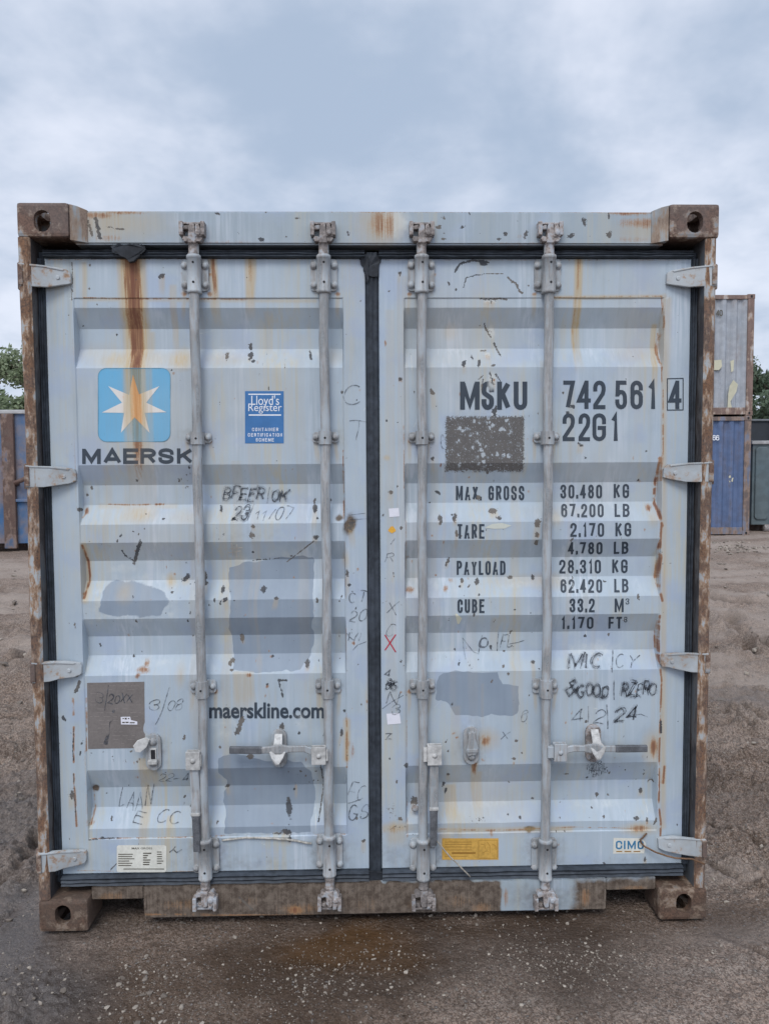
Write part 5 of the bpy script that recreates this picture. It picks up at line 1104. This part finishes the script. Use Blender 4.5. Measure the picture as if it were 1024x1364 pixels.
def ground_h(X, Y):
    near = np.clip(1-(np.hypot(X*.8, Y)-3)/30, 0, 1)
    side_ = np.clip((abs(X-.1)-.95)/.4, 0, 1)*.8+np.clip((Y-.6), 0, 1)*.2
    h = (fbm(X*.55, Y*.55, 3, 1)-.5)*.05
    h += (fbm(X*5, Y*5, 4, 2)-.5)*.016*near+(fbm(X*17, Y*17, 4, 4, .62)-.5)*.034*near*(.35+side_)
    # tyre tracks: long ruts roughly across the view
    cr = np.clip(fbm(X*34+fbm(X*9, Y*9, 2, 71), Y*34, 3, 61, .6)*2-.75, 0, 1); cr2 = np.clip(fbm(X*75, Y*75, 2, 63)*2-.7, 0, 1)
    patchy = np.clip(fbm(X*2.3, Y*2.3, 3, 65)*2.6-.75, 0, 1)
    h += near*(cr*.026*(.25+patchy)+cr2*.010)*(.45+.8*side_)
    u = X*.96+Y*.22; v = -X*.22+Y*.96
    tr = ridged(u*.35, v*2.6, 6)**5; tr2 = ridged(u*1.2+5, v*9, 9)**4
    side = np.clip((abs(X)-1.0)/.5, 0, 1)+np.clip((Y-.5)/1, 0, 1)*0
    far = np.clip(1-(Y-3)/25, 0, 1)
    h += side*far*(tr*.065-.03)+side*far*tr2*.034
    h -= np.clip((Y-6)/14, 0, 1)*.04
    h += ruts(X, Y)
    foot = np.exp(-(np.maximum(0, abs(X)-1.25)**2+np.maximum(0, np.maximum(-Y-.05, Y-6.1))**2)/.25**2)
    h = h*(1-foot)+foot*(-.012+(fbm(X*22, Y*22, 3, 4)-.5)*.010)
    return h
H = ground_h(X, Y)
idx = np.arange(X.size).reshape(X.shape)
F = np.stack([idx[:-1, :-1].ravel(), idx[:-1, 1:].ravel(), idx[1:, 1:].ravel(), idx[1:, :-1].ravel()], 1)
me = bpy.data.meshes.new('ground'); nV, nF = X.size, len(F)
me.vertices.add(nV); me.vertices.foreach_set('co', np.stack([X.ravel(), Y.ravel(), H.ravel()], 1).astype(np.float32).ravel())
me.loops.add(nF*4); me.loops.foreach_set('vertex_index', F.ravel().astype(np.int32)); me.polygons.add(nF)
me.polygons.foreach_set('loop_start', np.arange(0, nF*4, 4, dtype=np.int32)); me.update(calc_edges=True); me.validate()
# wet mud (left foreground), brown soaked patches in front of the sill, pale dry gravelly bands further off
x_, y_ = X.ravel(), Y.ravel(); wob = fbm(x_*3, y_*3, 4, 21)-.5; wb2 = fbm(x_*1.1, y_*1.1, 4, 22)
def G(cx, cy, rx, ry): return np.clip(1.6-1.1*np.sqrt(((x_-cx)/rx)**2+((y_-cy)/ry)**2)+wob*1.6, 0, 1)
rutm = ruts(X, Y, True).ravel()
def GP(u, v, rx, ry): a_, b_ = gpt(u, v); return G(a_, b_, rx, ry)
wet = np.maximum.reduce([GP(10, 1290, .16, .10), GP(5, 1200, .16, .16), .8*GP(30, 1240, .12, .08), G(-1.42, -.25, .42, .55), .9*G(-1.75, .6, .35, .6), .45*G(-.15, -.1, .30, .20), .35*G(.4, -.2, .8, .25), .35*G(1.9, .9, .4, .3), .5*G(2.4, 2.6, .9, .25)])
puddle = np.maximum(G(-.15, -.12, .25, .13), .7*G(.02, -.2, .2, .08))
soak = np.maximum.reduce([G(-.16, -.22, .80, .36), .9*G(-.3, -.7, .75, .6), G(.2, -.02, .9, .14), G(-.12, -.12, .34, .20), .75*G(.25, -.05, .9, .16), .5*G(-.3, -.35, .5, .2), .8*G(.1, .02, 1.3, .10)])
pale = np.clip((y_-1.0)/3, 0, 1)*np.clip((wb2-.44)*4, 0, 1)+np.clip(1-abs(y_-13.2)/1.3, 0, 1)*.9*(x_ > 2)+.5*np.clip(1-abs(y_-7.2+.1*x_)/.5, 0, 1)*(x_ > 1)
pale = pale+GP(1005, 796, .8, .28)+.9*GP(965, 765, 1.1, .3)+.8*GP(990, 905, .5, .12)+.7*GP(985, 1165, .22, .05)+.7*GP(15, 768, 1.2, .4)+.5*GP(960, 1245, .3, .05)
col = np.stack([wet, soak, np.clip(pale, 0, 1), np.ones_like(wet)], 1).astype(np.float32)
a = me.color_attributes.new('zones', 'FLOAT_COLOR', 'POINT'); a.data.foreach_set('color', col.ravel())
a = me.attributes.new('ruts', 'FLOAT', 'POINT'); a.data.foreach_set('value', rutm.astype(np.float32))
a = me.attributes.new('puddle', 'FLOAT', 'POINT'); a.data.foreach_set('value', puddle.astype(np.float32))
mt, t, p = newmat('yard_mud')
Z = N(t, 'ShaderNodeAttribute', attribute_name='zones'); zs_ = N(t, 'ShaderNodeSeparateColor'); L(t, Z.outputs['Color'], zs_.inputs[0]); wet_, soak_, pale_ = zs_.outputs
PD = N(t, 'ShaderNodeAttribute', attribute_name='puddle').outputs['Fac']
g = coords(t); n_b = noi(t, .9, 5, .6, g); n_m = noi(t, 9, 5, .6, g); n_f = noi(t, 70, 4, .65, g); n_x = noi(t, 260, 3, .6, g); n_s = noi(t, 1., 4, .6, coords(t, (1.0, 9, 1), ))
vv = N(t, 'ShaderNodeTexVoronoi', i_Scale=55., feature='F1'); L(t, g, vv.inputs['Vector']); v2 = N(t, 'ShaderNodeTexVoronoi', i_Scale=130., feature='F1'); L(t, g, v2.inputs['Vector'])
c = mixc(t, sstep(t, n_b, .35, .65), (.30, .218, .170), (.41, .312, .25))
c = mixc(t, math_(t, 'MULTIPLY', sstep(t, n_m, .42, .68), .55), c, (.155, .115, .092))
c = mixc(t, math_(t, 'MULTIPLY', sstep(t, n_s, .50, .66), .6), c, (.36, .295, .25))
c = mixc(t, math_(t, 'MULTIPLY', sstep(t, n_f, .45, .58), .75), c, (.13, .094, .073))
v3 = N(t, 'ShaderNodeTexVoronoi', i_Scale=210., feature='F1'); L(t, g, v3.inputs['Vector']); s3 = N(t, 'ShaderNodeSeparateColor'); L(t, v3.outputs['Color'], s3.inputs[0])
c = mixc(t, math_(t, 'MULTIPLY', sstep(t, s3.outputs[0], .60, .95), .65), c, (.44, .375, .32)); c = mixc(t, math_(t, 'MULTIPLY', sstep(t, s3.outputs[1], .5, .95), .7), c, (.085, .058, .042))
c = mixc(t, math_(t, 'MULTIPLY', pale_, .6), c, (.42, .35, .30))
c = mixc(t, math_(t, 'MULTIPLY', soak_, .9), c, mixc(t, n_f, (.042, .022, .010), (.088, .052, .030)))
c = mixc(t, math_(t, 'MULTIPLY', wet_, .75), c, (.062, .052, .047))
def cellpick(v, thr, lo):
    sc3 = N(t, 'ShaderNodeSeparateColor'); L(t, v.outputs['Color'], sc3.inputs[0])
    return math_(t, 'MULTIPLY', sstep(t, sc3.outputs[0], thr, thr+.02), sstep(t, math_(t, 'ADD', v.outputs['Distance'], math_(t, 'MULTIPLY', n_x, .2)), lo, lo-.08))
st1 = cellpick(vv, .86, .42); st2 = cellpick(v2, .84, .46)
stn = math_(t, 'MULTIPLY', math_(t, 'MAXIMUM', st1, st2), math_(t, 'SUBTRACT', 1., math_(t, 'MULTIPLY', wet_, .8)))
c = mixc(t, math_(t, 'MULTIPLY', stn, .75), c, mixc(t, vv.outputs['Color'], (.16, .14, .13), (.34, .315, .29)))
c = mixc(t, math_(t, 'MULTIPLY', N(t, 'ShaderNodeAttribute', attribute_name='ruts').outputs['Fac'], .75), c, (.085, .062, .05))  # darker wet-mud colour along the ruts, doubling as painted shade in their beds
c = mixc(t, math_(t, 'MULTIPLY', PD, .85), c, (.085, .043, .016))
L(t, c, p.inputs['Base Color'])
ro = math_(t, 'SUBTRACT', .86, math_(t, 'MULTIPLY', wet_, math_(t, 'ADD', .40, math_(t, 'MULTIPLY', sstep(t, n_m, .42, .58), .30)))); ro = math_(t, 'SUBTRACT', ro, math_(t, 'MULTIPLY', soak_, .2)); L(t, ro, p.inputs['Roughness'])
h = math_(t, 'ADD', math_(t, 'MULTIPLY', n_f, .7), math_(t, 'ADD', math_(t, 'MULTIPLY', n_x, .25), math_(t, 'MULTIPLY', stn, .5)))
h = math_(t, 'ADD', h, math_(t, 'MULTIPLY', n_m, 1.2))
ro = math_(t, 'SUBTRACT', ro, math_(t, 'MULTIPLY', PD, .45), clamp=True); L(t, ro, p.inputs['Roughness'])
bump(t, p, math_(t, 'MULTIPLY', h, math_(t, 'SUBTRACT', 1., math_(t, 'MAXIMUM', math_(t, 'MULTIPLY', PD, .75), math_(t, 'MULTIPLY', wet_, .55)))), 1., .022); L(t, math_(t, 'ADD', .25, math_(t, 'MULTIPLY', math_(t, 'MAXIMUM', wet_, PD), .45)), p.inputs['Specular IOR Level'])
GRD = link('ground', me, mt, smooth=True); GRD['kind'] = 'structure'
# ------------------------------------------------------------------ gravel: pebbles pressed into the mud (uncountable)
def gravel():
    ico = bmesh.new(); bmesh.ops.create_icosphere(ico, subdivisions=1, radius=1); iv = np.array([v.co[:] for v in ico.verts]); ifc = np.array([[v.index for v in f.verts] for f in ico.faces]); ico.free()
    P = []
    def add(n, fx, fy, lo, hi, pw=2.2):
        k = 0
        while k < n:
            x, y = fx(), fy(); dens = float(vnoise(x*4+9, y*4, 55))*.7+float(vnoise(x*1.3, y*1.3, 57))*.5
            if rng.random() < dens**2.2*1.6: P.append((x, y, lo+(hi-lo)*rng.random()**pw)); k += 1
    U = lambda a, b: (lambda: rng.uniform(a, b)); Nn = lambda m, s: (lambda: rng.normal(m, s))
    add(4200, U(-1.6, 1.8), U(-.7, .02), .0008, .0026, 1.6); add(800, U(-1.5, 1.6), U(-.7, .0), .0013, .0046); add(400, Nn(-.55, .38), Nn(-.2, .13), .0014, .005); add(600, Nn(.55, .4), Nn(-.22, .10), .0016, .006); add(300, Nn(.05, .25), Nn(-.33, .1), .0016, .006)
    add(110, U(-1.5, -.5), U(-.6, .3), .004, .011); add(60, U(-1.4, 1.6), U(-.8, .1), .005, .012)
    add(900, U(1.25, 3.2), U(-.4, 2.5), .003, .012); add(900, U(-3., -1.25), U(-.4, 2.5), .003, .014); add(900, U(2., 9), U(2.5, 12), .008, .035); add(600, U(-9, -1.7), U(2.5, 12), .008, .03); add(1300, U(5., 13), Nn(13., .7), .012, .045); add(260, U(-1.0, 1.0), U(0, .4), .003, .009)
    P = [q for q in P if not (abs(q[0]) > 1.03 and abs(q[0]) < 1.23 and -.01 < q[1] < .18)]
    P = np.array(P); n = len(P); hz = ground_h(P[:, 0], P[:, 1])
    V = np.empty((n, 12, 3)); sc = P[:, 2][:, None, None]*rng.uniform(.6, 1.35, (n, 1, 3))*np.array([1, 1, .7]); jit = 1+rng.uniform(-.42, .42, (n, 12, 1))
    q = iv[None]*jit*sc; an = rng.uniform(0, 6.28, n); ca, sa = np.cos(an)[:, None], np.sin(an)[:, None]
    V[:, :, 0] = q[:, :, 0]*ca-q[:, :, 1]*sa+P[:, 0][:, None]; V[:, :, 1] = q[:, :, 0]*sa+q[:, :, 1]*ca+P[:, 1][:, None]; V[:, :, 2] = q[:, :, 2]+(hz+P[:, 2]*.12)[:, None]
    Fc = (ifc[None]+np.arange(n)[:, None, None]*12).reshape(-1, 3)
    me = bpy.data.meshes.new('gravel'); me.from_pydata(V.reshape(-1, 3).tolist(), [], Fc.tolist()); me.update()
    tone = np.repeat(rng.random(n)**1.6, 12).astype(np.float32); a = me.attributes.new('tone', 'FLOAT', 'POINT'); a.data.foreach_set('value', tone)
    mt, t, p = newmat('pebbles'); A = N(t, 'ShaderNodeAttribute', attribute_name='tone').outputs['Fac']
    L(t, mixc(t, A, mixc(t, noi(t, 40, 2), (.10, .08, .065), (.18, .15, .125)), mixc(t, noi(t, 30, 2), (.44, .39, .33), (.33, .28, .23))), p.inputs['Base Color']); p.inputs['Roughness'].default_value = .75
    o = link('gravel', me, mt, smooth=False); o['kind'] = 'stuff'; return o
gravel()
# ------------------------------------------------------------------ right: two stacked high-cube containers seen end on
M_wht = rusty('old_white_panel', (.38, .415, .46), ((.14, .10, .085), (.27, .22, .19)), .26, .6, stretch=(3, 3, 1.2), dirt=.5, dcol=(.31, .34, .38), tan=.12, halo=.2)
M_blu = rusty('faded_blue_panel', (.10, .155, .285), ((.05, .06, .085), (.12, .125, .15)), .32, .55, stretch=(5, 5, .9), dirt=.4, dcol=(.085, .13, .24), tan=.05, halo=.1)
M_wpost = rusty('rusty_white_post', (.44, .42, .42), ((.14, .085, .07), (.27, .19, .165)), .62, stretch=(9, 9, 2), sc_=1.)
M_bpost = rusty('dark_blue_post', (.16, .19, .27), ((.08, .07, .075), (.17, .13, .12)), .45, stretch=(9, 9, 2))
def far_container(name, label, x1, Y0, z0, h, pm, postm, length=6.058):
    Wd = 2.438; x0 = x1-Wd; o = empty(name, ((x0+x1)/2, Y0+length/2, z0), label, 'shipping container', 'stacked containers at the right')
    corrugated('end_wall', (x1-.16, Y0+.035), (x0+.16, Y0+.035), z0+.20, z0+h-.12, (0, -1), 8, .045, pm, o)
    corrugated('end_wall', (x0+.16, Y0+length-.03), (x1-.16, Y0+length-.03), z0+.20, z0+h-.12, (0, 1), 8, .045, pm, o)
    for xs, nm in ((x0+.02, (-1, 0)), (x1-.02, (1, 0))): corrugated('side_wall', (xs, Y0+.17), (xs, Y0+length-.17), z0+.16, z0+h-.08, nm, 22, .036, pm, o)
    for xa in (x0, x1-.158):
        for ya in (Y0, Y0+length-.12):
            b = MB(); b.box(xa, xa+.158, ya, ya+.12, z0+.12, z0+h-.12, .01); link('corner_post', b.b, postm, o)
        for ya in (Y0-.003, Y0+length-.159):
            for za in (z0, z0+h-.1185):
                b = MB(); b.box(xa-.01 if xa == x0 else xa-.012, xa+.17 if xa == x0 else xa+.168, ya, ya+.162, za, za+.118, .012); k = link('corner_casting', b.b, postm, o)
                b = MB(); b.prism(stadium(xa+.08, za+.059, .026, .034), ya-.001, ya+.003); link('casting_hole', b.b, M_hole, k)
    b = MB(); b.box(x0+.17, x1-.171, Y0+.012, Y0+.10, z0+h-.118, z0+h-.02, .006); link('top_rail', b.b, postm, o)
    b = MB(); b.box(x0+.17, x1-.171, Y0+.006, Y0+.10, z0+.03, z0+.198, .006); link('bottom_rail', b.b, postm, o)
    for xs in (x0+.005, x1-.065):
        b = MB(); b.box(xs, xs+.06, Y0+.16, Y0+length-.16, z0+.03, z0+.158, .006); link('bottom_rail', b.b, postm, o)
        b = MB(); b.box(xs, xs+.06, Y0+.16, Y0+length-.16, z0+h-.078, z0+h-.015, .006); link('top_rail', b.b, postm, o)
    b = MB(); b.box(x0+.06, x1-.06, Y0+.10, Y0+length-.03, z0+h-.05, z0+h-.03, .002); link('roof', b.b, pm, o)
    b = MB(); b.box(x0+.06, x1-.06, Y0+.10, Y0+length-.03, z0+.10, z0+.15, .002); link('floor', b.b, M_gask, o)
    return o
YS = 16.; xr, zb0 = at(1000, 715.5, YS); zb0 = float(ground_h(np.array([xr]), np.array([YS]))[0])-.015
xr = at(1001.5, 550, YS)[0]; ztop = at(1001, 391.5, YS)[1]; hh = (ztop-zb0)/2
cb = far_container('shipping_container', 'faded blue shipping container at the bottom of the stack on the right', xr-.02, YS, zb0, hh, M_blu, M_bpost)
cw = far_container('shipping_container', 'scuffed white shipping container with rusty post on top of the blue one', xr, YS, zb0+hh+.004, hh-.004, M_wht, M_wpost)
def fdecal(name, polys, mat, parent, Yd):
    b = bmesh.new()
    for i, q in enumerate(polys):
        try: f = b.faces.new([b.verts.new((x, Yd-(i % 7)*.0004, z)) for x, z in q]); f.normal_update(); (f.normal.y > 0) and f.normal_flip()
        except ValueError: pass
    return link(name, b, mat, parent)
def fword(txt, u0, u1, v0, v1, wpx, Yd):
    k = (Yd-CAM[1])/FOC; ws = [GW.get(c, 1.) for c in txt]; o = []; n = len(txt); cw_ = (u1-u0)/(n+.4*(n-1))
    for j, c in enumerate(txt):
        ua = u0+j*cw_*1.4
        for st in GL[c]: o += strip([at(ua+gx*cw_, v1+(v0-v1)*gy, Yd) for gx, gy in st], wpx*k)
    return o
fdecal('lettering', fword('40', 954.5, 962, 413, 420, 1.2, YS), M_dink, cw, YS+.030)
fdecal('lettering', fword('66', 949.5, 957.5, 580, 586, 1.1, YS), M_wink, cb, YS+.030)
Yq = YS+.033
cream = plain('cream_overpaint', (.50, .48, .36), .6, .12, 6)
fdecal('paint_patch', [[at(u, v, Yq) for u, v in q] for q in ([(950,480),(960,479),(961,488),(957,493),(950,493)], [(972,481),(977,479),(976,494),(973,496)], [(976,506),(982,512),(980,522),(972,535),(974,543),(968,546),(969,525),(971,514)])], cream, cw, YS+.028)
fdecal('paint_patch', [[at(u, v, Yq) for u, v in q] for q in ([(970,634),(972,633),(973,636),(970,637)], [(974,637),(976,636),(975,642),(973,641)], [(970,640),(972,641),(971,643)])], cream, cb, YS+.028)
# ------------------------------------------------------------------ open-top skips
M_skb = rusty('blue_skip_paint', (.05, .145, .31), ((.055, .042, .042), (.13, .085, .07)), .30, .6, stretch=(2.2, 2.2, 1.6), dirt=.3, dcol=(.06, .14, .27))
M_skr = rusty('rusted_skip_rib', (.08, .12, .20), ((.075, .048, .042), (.15, .095, .078)), .62, stretch=(4, 4, 1.5))
M_skg = rusty('grey_green_skip_paint', (.115, .16, .18), ((.06, .065, .065), (.11, .115, .115)), .2, .6, stretch=(1.6, 1.6, 1.), dirt=.3, dcol=(.105, .135, .145), tan=.06, halo=.1)
M_skd = rusty('dark_skip_paint', (.045, .05, .06), ((.03, .028, .028), (.05, .05, .05)), .2, .7, stretch=(1.6, 1.6, 1.), tan=.0, halo=.0, dcol=(.05, .055, .06))
M_rim = plain('worn_rim', (.42, .42, .42), .6, .3, 4)
def skip(name, label, x0, x1, Y0, dep, z0, z1, body, rib, rim, ribs, rimr, ribw, feet=True, rounded=False, group=None, taper=0.):
    o = empty(name, ((x0+x1)/2, Y0+dep/2, z0), label, 'skip', group); zb = z0+(.20 if feet else .02); T = .05
    b = MB()
    for xa, xb, ya, yb in ((x0, x1, Y0, Y0+T), (x0, x1, Y0+dep-T, Y0+dep), (x0, x0+T, Y0+T+.002, Y0+dep-T-.002), (x1-T, x1, Y0+T+.002, Y0+dep-T-.002)): b.box(xa, xb, ya, yb, zb, z1, .006)
    b.box(x0+T+.002, x1-T-.002, Y0+T+.002, Y0+dep-T-.002, zb, zb+.05, 0); link('body', b.b, body, o)
    b = MB()
    b.box(x0-.05, x1+.05, Y0-.06, Y0+T+.03, z1-.002, z1+rimr, .02); b.box(x0-.05, x1+.05, Y0+dep-T-.03, Y0+dep+.06, z1-.002, z1+rimr, .02)
    b.box(x0-.05, x0+T+.03, Y0+T+.032, Y0+dep-T-.032, z1-.002, z1+rimr, .02); b.box(x1-T-.03, x1+.05, Y0+T+.032, Y0+dep-T-.032, z1-.002, z1+rimr, .02); link('rim', b.b, rim, o)
    for xr_ in ribs:
        b = MB()
        if rounded:      # ribs with a rounded foot
            P = rrect(xr_, xr_+ribw, zb+.10, z1-.004, .10, 5); b.prism(P, Y0-.055, Y0+.004, .02)
        else: b.box(xr_, xr_+ribw, Y0-.09, Y0-.001, zb-.10 if feet else zb, z1-.003, .015)
        link('rib', b.b, rib, o)
        b = MB(); b.box(xr_, xr_+ribw, Y0+dep+.001, Y0+dep+.08, zb, z1-.003, .015); link('rib', b.b, rib, o)
    if feet:
        b = MB()
        for ya in (Y0+.45, Y0+dep-.6): b.box(x0+.1, x1-.1, ya, ya+.16, z0+.005, zb-.001, .01)
        link('skid', b.b, M_skr, o)
        for xa in (x0+.35, x1-.55):
            for ya in (Y0+.05, Y0+dep-.25): b = MB(); b.lathe((xa, ya, z0+.11), (1, 0, 0), [(0, .09), (.01, .105), (.19, .105), (.2, .09)], 16); link('roller', b.b, M_cam, o)
    return o
YL = 13.4; zl = float(ground_h(np.array([-7.5]), np.array([YL]))[0])-.01; xe = at(5, 640, YL)[0]; xw = at(27, 640, YL)[0]
zr = at(20, 546, YL)[1]
sk = skip('skip', 'tall blue open skip with a rust brown rib, under the tree at the left', xe-4.6, xe+1.55, YL, 2.4, zl, zr-.08, M_skb, M_skr, M_rim, [xe+.02, xe-1.5, xe-3.0, xe-4.5], .08, .25)
zhi = at(20, 548, YL)[1]
b = MB(); x0_, z_ = at(39, 634, YL-.12); x1_, z2_ = at(22, 643, YL-.12); b.tube([(x0_, YL-.12, z_), ((x0_+x1_)/2, YL-.16, (z_+z2_)/2-.02), (x1_, YL-.16, z2_), (x1_-.02, YL-.02, z2_-.03)], .045, 8); link('lashing_hook', b.b, M_skr, sk)
b = MB(); x0_, z_ = at(20, 666, YL); b.box(x0_, xe+1.54, YL-.07, YL-.001, z_-.04, z_+.02, .01); link('cross_bar', b.b, M_skb, sk)
YR = 17.2; zr0 = float(ground_h(np.array([12.5]), np.array([YR]))[0])-.01; xg = at(1001, 650, YR)[0]; zrim = at(1015, 587, YR)[1]
sg = skip('skip', 'grey green open skip with a pale rim at the right edge beside the blue container', xg, xg+5.2, YR, 2.3, zr0, zrim-.09, M_skg, M_skg, M_rim, [], .09, .3, feet=True)
for xa in (xg+.06, xg+.52, xg+1.42, xg+2.32, xg+3.22, xg+4.12):
    b = MB(); z1_ = at(1010, 692, YR)[1]
    b.prism(rrect(xa, xa+(.36 if xa < xg+.3 else .8), z1_, zrim-.16, .10, 5), YR-.05, YR+.01, .03); link('panel_bulge', b.b, M_skg, sg)
YD = 20.5; zd0 = float(ground_h(np.array([14.]), np.array([YD]))[0])-.01; xd = at(990, 570, YD)[0]; zd1 = at(1015, 561, YD)[1]
skip('skip', 'dark open skip just behind the grey green one, showing above its rim', xd, xd+5., YD, 2.3, zd0, zd1, M_skd, M_skd, plain('dull_rim', (.17, .18, .19), .6, .3, 4), [xd+.8, xd+2., xd+3.2], .06, .2)
# ------------------------------------------------------------------ trees
def leafmat(name, a, b_, c_):
    mt, t, p = newmat(name); A = N(t, 'ShaderNodeAttribute', attribute_name='tone').outputs['Fac']
    c = mixc(t, sstep(t, A, 0., .6), a, b_); c = mixc(t, sstep(t, A, .7, 1.), c, c_); L(t, c, p.inputs['Base Color']); p.inputs['Roughness'].default_value = .6
    tr = N(t, 'ShaderNodeBsdfTranslucent'); L(t, c, tr.inputs[0]); mx = N(t, 'ShaderNodeMixShader'); mx.inputs[0].default_value = .3; o = [n for n in t.nodes if n.type == 'OUTPUT_MATERIAL'][0]
    L(t, p.outputs[0], mx.inputs[1]); L(t, tr.outputs[0], mx.inputs[2]); L(t, mx.outputs[0], o.inputs[0]); return mt
LM1 = leafmat('hazed_pale_leaves', (.16, .205, .115), (.25, .30, .18), (.36, .40, .28)); LM2 = leafmat('dark_leaves', (.075, .11, .07), (.12, .165, .105), (.22, .26, .19))  # pale set: lit haze put into the leaf colours
M_bark = plain('bark', (.085, .07, .055), .85, .3, 14)
def tree(name, label, x, y, h, rx, lm, seed, nl, leaf, dens=1.):
    R = np.random.default_rng(seed); r_ = random.Random(seed); z0 = float(ground_h(np.array([x]), np.array([y]))[0])-.05
    o = empty(name, (x, y, z0), label, 'tree', 'trees behind the yard'); b = MB(); ends = []
    tr = [Vector((x+.12*math.sin(k*1.3+seed), y+.1*math.cos(k+seed), z0+h*.62*k/6)) for k in range(7)]; b.tube(tr, [h*.030*(1-.11*k) for k in range(7)], 10)
    for k in range(14):
        s0 = tr[r_.randint(2, 6)]; an = k*2.4+r_.uniform(-.4, .4); up = r_.uniform(.25, 1.); ln = rx*r_.uniform(.6, 1.05)
        e = s0+Vector((math.cos(an)*ln, math.sin(an)*ln, up*h*.32)); mid = s0.lerp(e, .5)+Vector((0, 0, h*.03)); b.tube([s0, mid, e], [h*.012, h*.008, h*.003], 6); ends += [(e, 1.), (mid, .8)]
        for q in range(3):
            a2 = an+r_.uniform(-1.1, 1.1); e2 = mid.lerp(e, r_.random())+Vector((math.cos(a2), math.sin(a2), r_.uniform(-.1, .9)))*ln*.45; b.tube([mid, mid.lerp(e2, .5)+Vector((0, 0, .1)), e2], [h*.005, h*.0035, h*.0015], 5); ends.append((e2, .75))
    ends.append((tr[-1]+Vector((0, 0, h*.2)), 1.)); ends.append((tr[-1]+Vector((0, 0, h*.3)), .7)); link('trunk', b.b, M_bark, o)
    C = np.array([e[:] for e, _ in ends]); cs = np.array([k for _, k in ends]); per = nl//len(C); V = []; T = []
    for c0, k in zip(C, cs):
        rr = rx*.30*k*R.uniform(.7, 1.25); n = int(per*k*R.uniform(.6, 1.4)); d = R.normal(0, 1, (n, 3)); d /= np.linalg.norm(d, axis=1)[:, None]; d *= (R.random((n, 1))**.45)*rr*np.array([1.15, 1.15, .85]); tn = R.uniform(-.25, .25)
        V.append(c0+d); T.append(np.clip(R.random(n)*.8+tn+.1, 0, 1))
    V = np.concatenate(V); T = np.concatenate(T); n = len(V); a = R.normal(0, 1, (n, 3)); a /= np.linalg.norm(a, axis=1)[:, None]; q = R.normal(0, 1, (n, 3)); bb = np.cross(a, q); bb /= np.linalg.norm(bb, axis=1)[:, None]
    sz = leaf*R.uniform(.6, 1.4, (n, 1)); P = np.stack([V-a*sz, V+bb*sz*.45, V+a*sz, V-bb*sz*.45], 1).reshape(-1, 3)
    P[:, 2] = np.maximum(P[:, 2], z0+.3)
    me = bpy.data.meshes.new('crown'); me.from_pydata(P.tolist(), [], np.arange(n*4).reshape(-1, 4).tolist()); at2 = me.attributes.new('tone', 'FLOAT', 'POINT'); at2.data.foreach_set('value', np.repeat(T, 4).astype(np.float32))
    link('crown', me, lm, o); return o
tx0 = at(27, 600, 30)[0]
tree('broadleaf_tree', 'pale green airy tree standing behind the blue skip', tx0+.9, 30., at(26, 446, 30)[1]+.3, 2.5, LM1, 3, 15000, .12)
tree('broadleaf_tree', 'low pale bush like tree right above the rim of the blue skip', tx0-1.4, 27.5, 4.9, 1.9, LM1, 8, 9000, .11)
tx1 = at(1016, 600, 34)[0]
tree('broadleaf_tree', 'dark green dense tree beyond the skips at the right edge', tx1+1.2, 34., at(1010, 468, 34)[1]+.35, 3.0, LM2, 5, 26000, .13)
tree('broadleaf_tree', 'dark shrubby tree low behind the dark skip', tx1+.4, 31., 4.6, 2.3, LM2, 12, 14000, .12)
# far-off wood that closes the yard, one mass along the horizon
R = np.random.default_rng(77); n = 26000; xw_ = R.uniform(-95, 95, n); top = 2.6+1.6*fbm(xw_*.16, xw_*0, 3, 88)+.5*fbm(xw_*.9, xw_*0, 2, 89)
V = np.stack([xw_, 74+R.normal(0, 1.6, n), -.1+top*R.random(n)**.7], 1); a = R.normal(0, 1, (n, 3)); a /= np.linalg.norm(a, axis=1)[:, None]; bb = np.cross(a, R.normal(0, 1, (n, 3))); bb /= np.linalg.norm(bb, axis=1)[:, None]; sz = .34*R.uniform(.6, 1.5, (n, 1))
P = np.stack([V-a*sz, V+bb*sz*.6, V+a*sz, V-bb*sz*.6], 1).reshape(-1, 3); me = bpy.data.meshes.new('far_wood'); me.from_pydata(P.tolist(), [], np.arange(n*4).reshape(-1, 4).tolist()); at3 = me.attributes.new('tone', 'FLOAT', 'POINT'); at3.data.foreach_set('value', np.repeat(np.clip(R.normal(.4, .25, n), 0, 1), 4).astype(np.float32))
fw = link('far_wood', me, LM2); fw['kind'] = 'stuff'
